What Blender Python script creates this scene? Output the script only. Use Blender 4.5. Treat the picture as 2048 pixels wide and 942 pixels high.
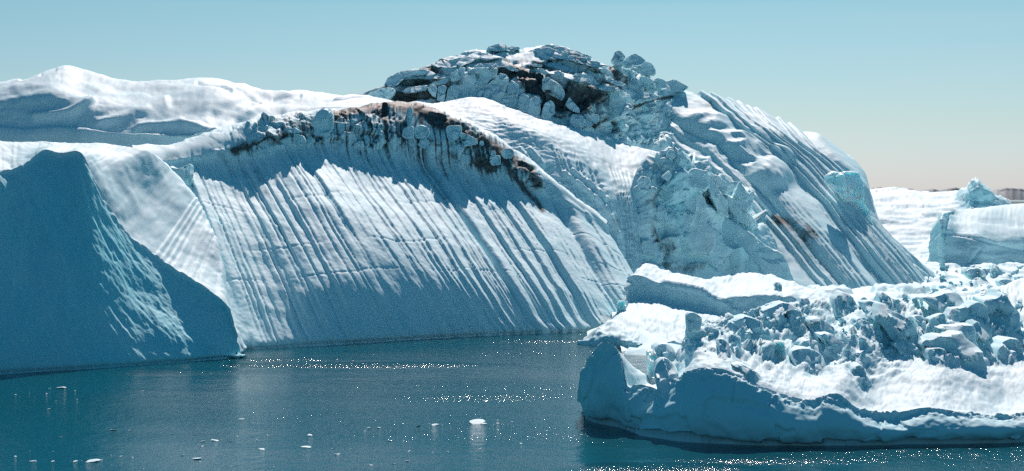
import bpy, math, random
import numpy as np
from mathutils import Vector, Euler

# ------------------------------------------------------------------ scene, camera, sky, sun
for o in list(bpy.data.objects):
    bpy.data.objects.remove(o)
sc = bpy.context.scene
COL = sc.collection
rad = math.radians

CAM_H = 25.0          # camera height over the water, metres
FPX = 3413.0          # focal length in pixels of the 2048 px wide photograph
HOR = 388.0           # row of the horizon
SUN_EL, SUN_AZ = 42.0, 7.0

cam_d = bpy.data.cameras.new('camera')
cam_d.sensor_width = 36.0
cam_d.lens = FPX / 2048.0 * 36.0
cam_d.shift_y = -(471.0 - HOR) / 2048.0
cam_d.clip_start = 1.0
cam_d.clip_end = 60000.0
cam = bpy.data.objects.new('camera', cam_d)
cam.location = (0, 0, CAM_H)
cam.rotation_euler = (rad(90), 0, 0)
COL.objects.link(cam)
sc.camera = cam

world = bpy.data.worlds.new('World')
sc.world = world
world.use_nodes = True
wn = world.node_tree
wn.nodes.clear()
w_out = wn.nodes.new('ShaderNodeOutputWorld')
w_bg = wn.nodes.new('ShaderNodeBackground')
w_sky = wn.nodes.new('ShaderNodeTexSky')
w_sky.sky_type = 'NISHITA'
w_sky.sun_disc = False
w_sky.sun_elevation = rad(SUN_EL)
w_sky.sun_rotation = rad(SUN_AZ)
w_sky.altitude = 0
w_sky.air_density = 1.0
w_sky.dust_density = 0.6
w_sky.ozone_density = 1.5
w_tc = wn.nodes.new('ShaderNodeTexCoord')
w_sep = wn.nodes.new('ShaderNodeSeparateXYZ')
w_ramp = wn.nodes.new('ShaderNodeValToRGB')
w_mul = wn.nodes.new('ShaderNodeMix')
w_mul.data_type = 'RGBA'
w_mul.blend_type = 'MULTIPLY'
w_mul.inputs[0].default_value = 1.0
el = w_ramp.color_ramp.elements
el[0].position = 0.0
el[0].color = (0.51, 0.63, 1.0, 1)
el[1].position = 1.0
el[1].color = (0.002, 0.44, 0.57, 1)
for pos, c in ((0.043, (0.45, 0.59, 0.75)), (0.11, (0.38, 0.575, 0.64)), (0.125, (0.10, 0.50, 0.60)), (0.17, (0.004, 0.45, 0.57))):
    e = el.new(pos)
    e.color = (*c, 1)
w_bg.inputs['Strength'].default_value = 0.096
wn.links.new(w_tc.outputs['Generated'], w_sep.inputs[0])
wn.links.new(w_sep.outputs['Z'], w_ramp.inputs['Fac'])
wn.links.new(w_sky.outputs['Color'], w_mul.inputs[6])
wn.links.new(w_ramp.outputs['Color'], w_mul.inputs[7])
w_map = wn.nodes.new('ShaderNodeMapping')
w_map.inputs['Scale'].default_value = (1.6, 1.6, 26.0)
w_map.inputs['Rotation'].default_value = (0.0, rad(2.0), 0.0)
w_noi = wn.nodes.new('ShaderNodeTexNoise')
w_noi.inputs['Scale'].default_value = 1.7
w_noi.inputs['Detail'].default_value = 6
w_rng = wn.nodes.new('ShaderNodeMapRange')
w_rng.inputs['From Min'].default_value = 0.45
w_rng.inputs['From Max'].default_value = 0.75
w_rng.inputs['To Max'].default_value = 0.096
w_cl = wn.nodes.new('ShaderNodeMix')
w_cl.data_type = 'RGBA'
w_cl.inputs[7].default_value = (6.4, 6.6, 6.8, 1)
wn.links.new(w_tc.outputs['Generated'], w_map.inputs['Vector'])
wn.links.new(w_map.outputs['Vector'], w_noi.inputs['Vector'])
wn.links.new(w_noi.outputs['Fac'], w_rng.inputs['Value'])
wn.links.new(w_rng.outputs['Result'], w_cl.inputs[0])
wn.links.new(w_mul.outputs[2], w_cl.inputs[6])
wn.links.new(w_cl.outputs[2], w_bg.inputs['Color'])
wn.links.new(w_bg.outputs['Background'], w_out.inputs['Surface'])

sun_d = bpy.data.lights.new('sun', 'SUN')
sun_d.energy = 5.0
sun_d.angle = rad(0.53)
sun_d.color = (1.0, 0.82, 0.765)
sun = bpy.data.objects.new('sun', sun_d)
sv = Vector((math.sin(rad(SUN_AZ)) * math.cos(rad(SUN_EL)), math.cos(rad(SUN_AZ)) * math.cos(rad(SUN_EL)), math.sin(rad(SUN_EL))))
sun.rotation_euler = sv.to_track_quat('Z', 'Y').to_euler()
sun.location = sv * 500
COL.objects.link(sun)

sc.view_settings.view_transform = 'Standard'
sc.view_settings.look = 'None'
sc.view_settings.exposure = 0.2
sc.view_settings.gamma = 1.0
sc.view_settings.use_curve_mapping = False
sc.render.engine = 'CYCLES'
sc.cycles.use_denoising = False
sc.cycles.use_adaptive_sampling = False
sc.cycles.max_bounces = 6
sc.cycles.diffuse_bounces = 4
sc.cycles.glossy_bounces = 3
sc.cycles.caustics_reflective = False
sc.cycles.caustics_refractive = False

# ------------------------------------------------------------------ numeric helpers
rs = np.random.RandomState(11)
PERM = np.tile(rs.permutation(256), 2).astype(np.int64)
_g = rs.normal(size=(256, 3))
GRAD = (_g / np.linalg.norm(_g, axis=1)[:, None]).astype(np.float32)
HSH = rs.rand(256).astype(np.float32)
JIT = rs.rand(256, 3).astype(np.float32)


def _hash(i, j, k):
    return PERM[(PERM[(PERM[i & 255] + j) & 255] + k) & 255]


def perlin(p):
    p = np.asarray(p, dtype=np.float32)
    sh = p.shape[:-1]
    p = p.reshape(-1, 3)
    i = np.floor(p).astype(np.int64)
    f = p - i
    u = f * f * f * (f * (f * 6 - 15) + 10)
    out = np.zeros(len(p), np.float32)
    for a in (0, 1):
        for b in (0, 1):
            for c in (0, 1):
                g = GRAD[_hash(i[:, 0] + a, i[:, 1] + b, i[:, 2] + c)]
                dt = g[:, 0] * (f[:, 0] - a) + g[:, 1] * (f[:, 1] - b) + g[:, 2] * (f[:, 2] - c)
                w = (u[:, 0] if a else 1 - u[:, 0]) * (u[:, 1] if b else 1 - u[:, 1]) * (u[:, 2] if c else 1 - u[:, 2])
                out += dt * w
    return (out * 1.5).reshape(sh)


def fbm(p, octv=4, gain=0.5, lac=2.03):
    s = 0
    a = 1.0
    for k in range(octv):
        s = s + a * perlin(p * (lac ** k) + 17.3 * k)
        a *= gain
    return s


def ridged(p, octv=3, gain=0.5, lac=2.1):
    s = 0
    a = 1.0
    for k in range(octv):
        s = s + a * (1 - 2 * np.abs(perlin(p * (lac ** k) + 9.7 * k)))
        a *= gain
    return s


def worley(p):
    """nearest and second nearest feature distance and a random value for the nearest cell"""
    p = np.asarray(p, dtype=np.float32)
    sh = p.shape[:-1]
    p = p.reshape(-1, 3)
    i = np.floor(p).astype(np.int64)
    f1 = np.full(len(p), 9, np.float32)
    f2 = np.full(len(p), 9, np.float32)
    idv = np.zeros(len(p), np.float32)
    for a in (-1, 0, 1):
        for b in (-1, 0, 1):
            for c in (-1, 0, 1):
                h = _hash(i[:, 0] + a, i[:, 1] + b, i[:, 2] + c)
                q = i + np.array([a, b, c]) + JIT[h] - p
                d = np.sqrt((q * q).sum(1))
                near = d < f1
                f2 = np.where(near, f1, np.minimum(f2, d))
                idv = np.where(near, HSH[h], idv)
                f1 = np.where(near, d, f1)
    return f1.reshape(sh), f2.reshape(sh), idv.reshape(sh)


def facets(p):
    """angular cells: a random height per cell, a random tilt of its face, distance to the cell border"""
    p = np.asarray(p, dtype=np.float32)
    sh = p.shape[:-1]
    p = p.reshape(-1, 3)
    i = np.floor(p).astype(np.int64)
    f1 = np.full(len(p), 9, np.float32)
    f2 = np.full(len(p), 9, np.float32)
    hid = np.zeros(len(p), np.int64)
    vec = np.zeros_like(p)
    for a in (-1, 0, 1):
        for b in (-1, 0, 1):
            for c in (-1, 0, 1):
                h = _hash(i[:, 0] + a, i[:, 1] + b, i[:, 2] + c)
                q = (i + np.array([a, b, c]) + JIT[h] - p).astype(np.float32)
                d = np.sqrt((q * q).sum(1))
                near = d < f1
                f2 = np.where(near, f1, np.minimum(f2, d))
                hid = np.where(near, h, hid)
                vec = np.where(near[:, None], q, vec)
                f1 = np.where(near, d, f1)
    tilt = (vec * (JIT[(hid * 7 + 3) & 255] - 0.5) * 2).sum(1)
    return HSH[hid].reshape(sh), tilt.reshape(sh), (f2 - f1).reshape(sh)


def sstep(a, b, x):
    if b < a:
        return 1 - sstep(b, a, x)
    t = np.clip((x - a) / (b - a), 0, 1)
    return t * t * (3 - 2 * t)


def at(px, py, d):
    """world point seen at a photograph position at distance d along the view axis"""
    return np.array([(px - 1024.0) / FPX * d, d, CAM_H + (HOR - py) / FPX * d])


def project(P):
    d = P[..., 1]
    return 1024 + P[..., 0] / d * FPX, HOR - (P[..., 2] - CAM_H) / d * FPX


def water_d(py):
    return CAM_H * FPX / (py - HOR)


def column(pts, back=(8, 30, 55), drop=(0.97, 0.6), d0=None):
    """points of one fall line from the foot upwards; the third value of a point is a slope in degrees
    towards the viewer, or ('d', distance) or ('+', metres further back)"""
    out = []
    for i, (px, py, s) in enumerate(pts):
        k = (HOR - py) / FPX
        if i == 0:
            d = water_d(py) if s is None else s[1]
        elif isinstance(s, tuple):
            d = s[1] if s[0] == 'd' else out[-1][1] + s[1]
        else:
            z0, dd = out[-1][2], out[-1][1]
            t = math.tan(rad(s))
            d = (CAM_H - z0 + t * dd) / (t - k)
        out.append(at(px, py, d))
    f = out[0]
    out.insert(0, np.array([f[0] * 0.998, f[1] - 1.0, min(-4.0, f[2] - 6)]))
    c = out[-1].copy()
    if back:
        b1 = c + np.array([0, back[0], 0]); b1[2] = c[2] * drop[0]
        b2 = c + np.array([0, back[1], 0]); b2[2] = c[2] * drop[1]
        b3 = c + np.array([0, back[2], 0]); b3[2] = -4
        for b in (b1, b2, b3):
            b[0] *= b[1] / c[1]
            out.append(b)
    return out


def _cr(A, t):
    n = len(A)
    i = np.clip(np.floor(t).astype(int), 0, n - 2)
    f = (t - i).reshape((-1,) + (1,) * (A.ndim - 1))
    p0, p1, p2, p3 = A[np.maximum(i - 1, 0)], A[i], A[i + 1], A[np.minimum(i + 2, n - 1)]
    m1, m2 = (p2 - p0) * 0.5, (p3 - p1) * 0.5
    f2, f3 = f * f, f * f * f
    return (2 * f3 - 3 * f2 + 1) * p1 + (f3 - 2 * f2 + f) * m1 + (-2 * f3 + 3 * f2) * p2 + (f3 - f2) * m2


def _params(N, step, rough_tail=0):
    """sample positions along axis 0 so that samples lie about step pixels apart"""
    n = len(N)
    px, py = project(N)
    t = []
    for i in range(n - 1):
        L = np.median(np.hypot(px[i + 1] - px[i], py[i + 1] - py[i]))
        w = np.median(np.linalg.norm(N[i + 1] - N[i], axis=-1)) / np.median(N[i][..., 1]) * FPX
        L = max(L, 0.25 * min(w, 260))
        if i < 1 or i >= n - 1 - rough_tail:
            L *= 0.15
        k = int(round(L / step)) if w > 0.5 else 0
        k = max(k, 1) if w > 0.5 else 0
        if k:
            t.append(i + np.arange(k) / k)
    t.append(np.array([n - 1.0]))
    return np.concatenate(t)


def cap(col, dx, z=-4.0):
    """an end column that runs down under water beside the given one"""
    mid = [p + np.array([dx * 0.6, 0, 0]) for p in col]
    for p in mid:
        p[2] = p[2] * 0.72 if p[2] > 0 else p[2]
    end = [p + np.array([dx, 0, 0]) for p in col]
    for p in end:
        p[2] = z
    return [mid, end] if dx > 0 else [end, mid]


class Sheet:
    """a fine surface through a coarse net of columns"""
    def __init__(self, cols, step=2.0, tail=3):
        N = np.array(cols).transpose(1, 0, 2)       # rows x columns x 3
        tv = _params(N, step, tail)
        tu = _params(N.transpose(1, 0, 2), step)
        A = _cr(N, tv)
        B = _cr(A.transpose(1, 0, 2), tu).transpose(1, 0, 2)
        self.P = B
        self.V, self.U = np.meshgrid(tv, tu, indexing='ij')
        self.normal()
        self.X, self.Y = project(self.P)
        self.dirt = np.zeros(self.V.shape, np.float32)
        self.blue = np.zeros(self.V.shape, np.float32)

    def normal(self):
        du = np.gradient(self.P, axis=1)
        dv = np.gradient(self.P, axis=0)
        n = np.cross(du, dv)
        n /= np.linalg.norm(n, axis=-1)[..., None] + 1e-9
        self.N = n

    def push(self, h):
        self.P = self.P + self.N * np.asarray(h)[..., None]

    def push_dir(self, h, v):
        self.P = self.P + np.asarray(h)[..., None] * np.array(v)

    def visible(self):
        self.normal()
        self.PX, self.PY = project(self.P)
        self.D = self.P[..., 1]

    def find(self, px, py, r=6):
        m = (np.abs(self.PX - px) < r) & (np.abs(self.PY - py) < r) & (self.N[..., 1] < 0.6)
        if not m.any():
            return None
        idx = np.argwhere(m)
        dd = self.D[m]
        i, j = idx[np.argmin(dd)]
        return self.P[i, j], self.N[i, j]


def grid_mesh(name, S, mat):
    nv, nu = S.P.shape[:2]
    me = bpy.data.meshes.new(name)
    co = S.P.reshape(-1, 3).astype(np.float32)
    idx = np.arange(nv * nu).reshape(nv, nu)
    q = np.stack([idx[:-1, :-1], idx[:-1, 1:], idx[1:, 1:], idx[1:, :-1]], -1).reshape(-1, 4).astype(np.int32)
    me.vertices.add(len(co))
    me.vertices.foreach_set('co', co.ravel())
    me.loops.add(q.size)
    me.loops.foreach_set('vertex_index', q.ravel())
    me.polygons.add(len(q))
    me.polygons.foreach_set('loop_start', np.arange(0, q.size, 4, dtype=np.int32))
    me.polygons.foreach_set('loop_total', np.full(len(q), 4, np.int32))
    me.polygons.foreach_set('use_smooth', np.ones(len(q), bool))
    a = me.attributes.new('dirt', 'FLOAT', 'POINT')
    a.data.foreach_set('value', S.dirt.ravel().astype(np.float32))
    a = me.attributes.new('blue', 'FLOAT', 'POINT')
    a.data.foreach_set('value', S.blue.ravel().astype(np.float32))
    me.update()
    me.validate()
    me.materials.append(mat)
    return me


def tag(o, label, cat, group=None, kind=None):
    if label:
        o['label'] = label
    if cat:
        o['category'] = cat
    if group:
        o['group'] = group
    if kind:
        o['kind'] = kind
    return o


def link(name, me, parent=None, loc=(0, 0, 0), rot=None, scale=None):
    o = bpy.data.objects.new(name, me)
    COL.objects.link(o)
    o.location = loc
    if rot is not None:
        o.rotation_euler = rot
    if scale is not None:
        o.scale = scale
    if parent is not None:
        o.parent = parent
        o.location = Vector(loc) - parent.location
    return o


def solo(name, S, mat, loc, label, cat):
    S.visible()
    S.P = S.P - np.array(loc)
    me = grid_mesh(name, S, mat)
    S.P = S.P + np.array(loc)
    return tag(link(name, me, None, tuple(loc)), label, cat)


def root(name, loc, label, cat, group=None):
    o = bpy.data.objects.new(name, None)
    o.empty_display_size = 5
    COL.objects.link(o)
    o.location = loc
    return tag(o, label, cat, group)


def stroke(X, Y, pts, w):
    """0..1 mask round a polyline"""
    best = np.full(X.shape, 1e9, np.float32)
    for (x0, y0), (x1, y1) in zip(pts[:-1], pts[1:]):
        dx, dy = x1 - x0, y1 - y0
        t = np.clip(((X - x0) * dx + (Y - y0) * dy) / (dx * dx + dy * dy + 1e-9), 0, 1)
        best = np.minimum(best, np.hypot(X - x0 - t * dx, Y - y0 - t * dy))
    return np.exp(-(best / w) ** 2)


def blob(X, Y, x, y, rx, ry, a=0):
    c, s = math.cos(rad(a)), math.sin(rad(a))
    u = ((X - x) * c + (Y - y) * s) / rx
    v = (-(X - x) * s + (Y - y) * c) / ry
    return np.exp(-(u * u + v * v))


# ------------------------------------------------------------------ materials
def ice_material(name, snow=(0.70, 0.88, 0.91), ice=(0.30, 0.74, 0.82), dirt=(0.042, 0.053, 0.053), bump=0.10, rough=0.62):
    m = bpy.data.materials.new(name)
    m.use_nodes = True
    nt = m.node_tree
    N, L = nt.nodes, nt.links
    b = N['Principled BSDF']
    b.inputs['Roughness'].default_value = rough
    b.inputs['Specular IOR Level'].default_value = 0.1
    geo = N.new('ShaderNodeNewGeometry')
    tc = N.new('ShaderNodeTexCoord')
    ad = N.new('ShaderNodeAttribute'); ad.attribute_name = 'dirt'
    ab = N.new('ShaderNodeAttribute'); ab.attribute_name = 'blue'
    n1 = N.new('ShaderNodeTexNoise'); n1.inputs['Scale'].default_value = 0.12; n1.inputs['Detail'].default_value = 5
    n2 = N.new('ShaderNodeTexNoise'); n2.inputs['Scale'].default_value = 1.1; n2.inputs['Detail'].default_value = 8; n2.inputs['Roughness'].default_value = 0.7
    n3 = N.new('ShaderNodeTexNoise'); n3.inputs['Scale'].default_value = 3.0; n3.inputs['Detail'].default_value = 6; n3.inputs['Roughness'].default_value = 0.65
    for n in (n1, n2, n3):
        L.new(tc.outputs['Object'] if name == 'block_ice' else geo.outputs['Position'], n.inputs['Vector'])
    # patches of bluer bare ice in the snow
    r1 = N.new('ShaderNodeMapRange'); r1.inputs['From Min'].default_value = 0.45; r1.inputs['From Max'].default_value = 0.75
    L.new(n1.outputs['Fac'], r1.inputs['Value'])
    s1 = N.new('ShaderNodeMath'); s1.operation = 'MULTIPLY_ADD'; s1.use_clamp = True
    L.new(r1.outputs['Result'], s1.inputs[0]); s1.inputs[1].default_value = 0.25; L.new(ab.outputs['Fac'], s1.inputs[2])
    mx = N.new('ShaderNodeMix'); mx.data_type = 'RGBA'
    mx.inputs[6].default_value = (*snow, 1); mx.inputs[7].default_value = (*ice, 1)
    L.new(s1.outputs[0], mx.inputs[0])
    # dirt breaks up with a fine noise
    sub = N.new('ShaderNodeMath'); sub.operation = 'SUBTRACT'; L.new(n2.outputs['Fac'], sub.inputs[0]); sub.inputs[1].default_value = 0.5
    mul = N.new('ShaderNodeMath'); mul.operation = 'MULTIPLY_ADD'; L.new(sub.outputs[0], mul.inputs[0]); mul.inputs[1].default_value = 1.6
    L.new(ad.outputs['Fac'], mul.inputs[2])
    dr = N.new('ShaderNodeMapRange'); dr.interpolation_type = 'SMOOTHSTEP'
    dr.inputs['From Min'].default_value = 0.05; dr.inputs['From Max'].default_value = 1.05
    L.new(mul.outputs[0], dr.inputs['Value'])
    gate = N.new('ShaderNodeMath'); gate.operation = 'MULTIPLY'; gate.use_clamp = True
    g2 = N.new('ShaderNodeMath'); g2.operation = 'MULTIPLY'; g2.use_clamp = True
    L.new(ad.outputs['Fac'], g2.inputs[0]); g2.inputs[1].default_value = 4.0
    L.new(dr.outputs['Result'], gate.inputs[0]); L.new(g2.outputs[0], gate.inputs[1])
    dcol = N.new('ShaderNodeMix'); dcol.data_type = 'RGBA'
    dcol.inputs[6].default_value = (*[c * 0.6 for c in dirt], 1); dcol.inputs[7].default_value = (*[c * 2.6 for c in dirt], 1)
    L.new(n3.outputs['Fac'], dcol.inputs[0])
    mx2 = N.new('ShaderNodeMix'); mx2.data_type = 'RGBA'
    L.new(gate.outputs[0], mx2.inputs[0]); L.new(mx.outputs[2], mx2.inputs[6]); L.new(dcol.outputs[2], mx2.inputs[7])
    L.new(mx2.outputs[2], b.inputs['Base Color'])
    bp = N.new('ShaderNodeBump'); bp.inputs['Strength'].default_value = 1.0; bp.inputs['Distance'].default_value = bump
    ah = N.new('ShaderNodeMath'); ah.operation = 'MULTIPLY_ADD'
    L.new(n3.outputs['Fac'], ah.inputs[0]); ah.inputs[1].default_value = 0.5; L.new(n2.outputs['Fac'], ah.inputs[2])
    L.new(ah.outputs[0], bp.inputs['Height'])
    L.new(bp.outputs['Normal'], b.inputs['Normal'])
    return m


M_SNOW = ice_material('snow_ice', bump=0.05)
M_BERG = ice_material('berg_ice', bump=0.03)
M_BLOCK = ice_material('block_ice', bump=0.035)
M_CLEAR = ice_material('clear_ice', ice=(0.55, 0.84, 0.88), bump=0.03, rough=0.35)
_cb = M_CLEAR.node_tree.nodes['Principled BSDF']
_cb.inputs['Subsurface Weight'].default_value = 0.85
_cb.inputs['Subsurface Radius'].default_value = (0.5, 1.6, 1.8)
_cb.inputs['Subsurface Scale'].default_value = 1.6
M_FAR = ice_material('far_ice', bump=0.10)
M_HILL = ice_material('far_rock', dirt=(0.012, 0.050, 0.075), bump=0.5)


def water_material():
    m = bpy.data.materials.new('sea_water')
    m.use_nodes = True
    nt = m.node_tree
    N, L = nt.nodes, nt.links
    b = N['Principled BSDF']
    b.inputs['Base Color'].default_value = (0.002, 0.080, 0.108, 1)
    b.inputs['Roughness'].default_value = 0.085
    b.inputs['IOR'].default_value = 1.333
    geo = N.new('ShaderNodeNewGeometry')

    def noise(scale, detail, sx=1.0, sy=1.0, rough=0.55):
        mp = N.new('ShaderNodeMapping')
        mp.inputs['Scale'].default_value = (sx, sy, 1)
        L.new(geo.outputs['Position'], mp.inputs['Vector'])
        n = N.new('ShaderNodeTexNoise')
        n.inputs['Scale'].default_value = scale
        n.inputs['Detail'].default_value = detail
        n.inputs['Roughness'].default_value = rough
        L.new(mp.outputs['Vector'], n.inputs['Vector'])
        return n
    big = noise(0.16, 2, 1.0, 0.8)
    mid = noise(0.7, 3, 1.0, 0.7)
    fin = noise(1.9, 4, 0.75, 1.0, 0.6)
    gust = noise(0.022, 3, 0.55, 1.6)
    gr = N.new('ShaderNodeMapRange')
    gr.inputs['From Min'].default_value = 0.38
    gr.inputs['From Max'].default_value = 0.66
    gr.inputs['To Min'].default_value = 0.35
    gr.inputs['To Max'].default_value = 0.85
    L.new(gust.outputs['Fac'], gr.inputs['Value'])

    def madd(a, k, c=None):
        x = N.new('ShaderNodeMath')
        x.operation = 'MULTIPLY_ADD'
        L.new(a, x.inputs[0])
        x.inputs[1].default_value = k
        if c is None:
            x.inputs[2].default_value = 0
        else:
            L.new(c, x.inputs[2])
        return x.outputs[0]
    h = madd(big.outputs['Fac'], 0.55)
    h = madd(mid.outputs['Fac'], 0.42, h)
    h = madd(fin.outputs['Fac'], 0.27, h)
    hm = N.new('ShaderNodeMath')
    hm.operation = 'MULTIPLY'
    # choppier streaks where the wind touches down
    tot = gr.outputs['Result']
    for (cx, cy, rx, ry, k) in ((-26, 249, 24, 4.5, 2.2), (-34, 257, 14, 4, 1.2), (-4, 209, 13, 6, 0.55), (13, 155.5, 8, 3, 2.2), (22, 160, 14, 3, 0.5), (-45, 240, 20, 5, 0.7), (6, 290, 14, 5, 0.7)):
        mp = N.new('ShaderNodeMapping')
        mp.inputs['Location'].default_value = (-cx / rx, -cy / ry, 0)
        mp.inputs['Scale'].default_value = (1 / rx, 1 / ry, 0)
        L.new(geo.outputs['Position'], mp.inputs['Vector'])
        ln = N.new('ShaderNodeVectorMath'); ln.operation = 'LENGTH'
        L.new(mp.outputs['Vector'], ln.inputs[0])
        mr = N.new('ShaderNodeMapRange'); mr.interpolation_type = 'SMOOTHSTEP'
        mr.inputs['From Min'].default_value = 1.3; mr.inputs['From Max'].default_value = 0.0
        mr.inputs['To Min'].default_value = 0.0; mr.inputs['To Max'].default_value = k
        L.new(ln.outputs['Value'], mr.inputs['Value'])
        ad = N.new('ShaderNodeMath')
        L.new(tot, ad.inputs[0]); L.new(mr.outputs['Result'], ad.inputs[1])
        tot = ad.outputs[0]
    L.new(h, hm.inputs[0])
    L.new(tot, hm.inputs[1])
    bp = N.new('ShaderNodeBump')
    bp.inputs['Strength'].default_value = 1.0
    bp.inputs['Distance'].default_value = 0.55
    L.new(hm.outputs[0], bp.inputs['Height'])
    L.new(bp.outputs['Normal'], b.inputs['Normal'])
    return m


M_WATER = water_material()


# ------------------------------------------------------------------ the setting: water
def plain_mesh(name, verts, faces, mat, smooth=False):
    me = bpy.data.meshes.new(name)
    me.from_pydata([tuple(v) for v in verts], [], faces)
    me.update()
    if smooth:
        for p in me.polygons:
            p.use_smooth = True
    me.materials.append(mat)
    return me


sea = link('sea', plain_mesh('sea', [(-30000, -400, 0), (30000, -400, 0), (30000, 40000, 0), (-30000, 40000, 0)], [(0, 1, 2, 3)], M_WATER))
sea['kind'] = 'structure'

# ------------------------------------------------------------------ main iceberg
berg = root('iceberg', at(900, 672, water_d(672)) * np.array([1, 1, 0]),
            'huge iceberg with a fluted white wall and a dirt-streaked broken summit', 'iceberg')


def add_sheet(name, S, mat, parent=None):
    S.visible()
    return link(name, grid_mesh(name, S, mat), parent, (0, 0, 0))


# fluted wall: fall lines slant down to the right
WB = [(400, 705), (470, 701), (530, 698), (585, 695), (640, 692), (700, 688.5), (770, 684), (860, 678), (940, 674), (1010, 671), (1075, 668), (1135, 666), (1195, 662), (1250, 658), (1310, 652), (1360, 648)]
W4 = [(240, 372), (345, 345), (400, 338), (440, 348), (496, 338), (550, 322), (622, 305), (700, 330), (790, 330), (868, 345), (945, 360), (1012, 375), (1080, 400), (1148, 435), (1222, 470), (1300, 505)]
W5 = [(220, 330), (325, 318), (392, 310), (430, 300), (486, 290), (542, 275), (618, 262), (684, 262), (772, 262), (850, 275), (925, 290), (992, 318), (1062, 352), (1130, 398), (1205, 448), (1280, 490)]
W6 = [(200, 300), (305, 294), (372, 284), (420, 268), (480, 252), (545, 238), (622, 222), (700, 222), (775, 205), (848, 212), (925, 240), (995, 275), (1062, 318), (1128, 380), (1200, 436), (1280, 480)]


def curve(c, x):
    return float(np.interp(x, [p[0] for p in c], [p[1] for p in c]))


WALL_PTS = []
for xb, m in ((400, 0.34), (465, 0.36), (530, 0.39), (595, 0.43), (660, 0.48), (728, 0.53), (800, 0.58), (872, 0.63), (942, 0.66), (1010, 0.67), (1075, 0.66), (1138, 0.65), (1200, 0.62), (1262, 0.58), (1325, 0.52)):
    yb = curve(WB, xb)
    x4, y4 = xb - m * 300, 380
    for _ in range(12):
        y4 = curve(W4, x4)
        x4 = xb - m * (yb - y4)
    p = [(xb - m * (yb - y4) * f + 6 * math.sin(math.pi * f), yb - (yb - y4) * f) for f in (0, 0.12, 0.38, 0.68, 1)]
    x5 = x4 - 12
    x6 = x5 - 6
    WALL_PTS.append(p + [(x5, curve(W5, x5)), (x6, curve(W6, x6))])
WALL_SL = [
    (52, 48, 46, 50, 64, 74, 78, 76, 74, 68, 58, 54, 52, 50, 48),
    (46, 44, 43, 43, 50, 59, 66, 67, 64, 56, 48, 45, 43, 42, 41),
    (42, 41, 40, 38, 36, 37, 41, 44, 42, 38, 36, 35, 35, 35, 35),
    (38, 37, 36, 34, 32, 31, 30, 30, 30, 31, 32, 33, 33, 34, 34),
    (58, 60, 64, 66, 68, 68, 60, 50, 54, 64, 66, 66, 60, 52, 48),
    (30, 30, 30, 30, 30, 30, 30, 36, 40, 40, 40, 38, 36, 34, 34),
]
cols = []
for c, p in enumerate(WALL_PTS):
    cols.append(column([(*p[0], None)] + [(*p[r + 1], WALL_SL[r][c]) for r in range(6)]))
S = Sheet(cols, 1.8)
fl = np.random.RandomState(5)


def flutes(u, lo, hi, n, seed, skew=0.5):
    """scalloped ridges with sharp valleys; returns height 0..1 and the local width in u"""
    r = np.random.RandomState(seed)
    w = r.gamma(1.5, 1.0, n) + 0.30
    e = lo + (hi - lo) * np.concatenate([[0], np.cumsum(w) / w.sum()])
    i = np.clip(np.searchsorted(e, u) - 1, 0, n - 1)
    wid = e[i + 1] - e[i]
    t = np.clip((u - e[i]) / wid, 0, 1)
    rise = (0.10 + 0.22 * r.rand(n))[i] * (skew / 0.5)
    up = np.sin(np.pi / 2 * np.clip(t / rise, 0, 1))
    dn = 1 - 0.92 * np.clip((t - rise) / (1 - rise), 0, 1) ** 1.25
    return np.where(t < rise, up, dn) - 0.0 * t, wid


def groove_lines(u, lo, hi, n, seed, w):
    r = np.random.RandomState(seed)
    e = np.sort(lo + (hi - lo) * r.rand(n))
    k = (0.35 + 0.65 * r.rand(n))
    i = np.clip(np.searchsorted(e, u), 1, n - 1)
    a, b = np.abs(u - e[i - 1]), np.abs(e[i] - u)
    return np.maximum(k[i - 1] * np.exp(-(a / w) ** 2), k[i] * np.exp(-(b / w) ** 2))


S.U -= 1.0
P = S.P
vm = S.V - 1.0                              # 0 at the waterline, 6 at the crest
face = sstep(-0.4, 0.1, vm) * (1 - sstep(4.75, 5.5, vm))
wob = 0.07 * perlin(np.stack([S.U * 0.9, vm * 0.45, np.zeros_like(vm)], -1)) + 0.02 * perlin(np.stack([S.U * 2.3, vm * 1.3, np.ones_like(vm)], -1))
f1, w1 = flutes(S.U + wob, -1, 13.01, 27, 3, 0.45)
f2, w2 = flutes(S.U + wob * 1.2 + 0.02 * vm, -1, 13.01, 80, 8, 0.5)
right = sstep(5.0, 9.0, S.U)
amp = 0.20 + 0.45 * perlin(np.stack([S.U * 1.9, vm * 0.7, np.full_like(vm, 3.0)], -1)) + 0.6 * right
h = face * (np.clip(amp, 0.06, 2) * np.clip(w1 / 0.5, 0.3, 1.6) * 0.95 * (f1 - 0.6) + 0.30 * (0.06 + 0.9 * right) * sstep(-0.35, 0.35, perlin(np.stack([S.U * 3.1, vm * 0.8, vm * 0 + 11], -1))) * (f2 - 0.6) * np.clip(w2 / 0.14, 0.3, 1.6))
h -= face * 0.42 * groove_lines(S.U + wob * 1.1, -1, 13, 30, 77, 0.035) * (0.45 + 0.7 * sstep(-0.2, 0.3, perlin(np.stack([S.U * 3, vm * 0.7, vm * 0 + 6], -1))))
# cross cracks
for (a, b2, c2) in ((2.02, 3.1, 0.0), (3.35, 2.35, 0.5), (2.6, 4.0, 0.1)):
    yy = a + 0.12 * perlin(np.stack([S.U * 0.7, np.zeros_like(vm) + b2, np.zeros_like(vm)], -1))
    h -= face * 0.12 * np.exp(-((vm - yy) / 0.014) ** 2) * sstep(0.2, 0.6, perlin(np.stack([S.U * 0.5 + 3 * b2, np.zeros_like(vm), np.zeros_like(vm)], -1)) + 0.45)
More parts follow.
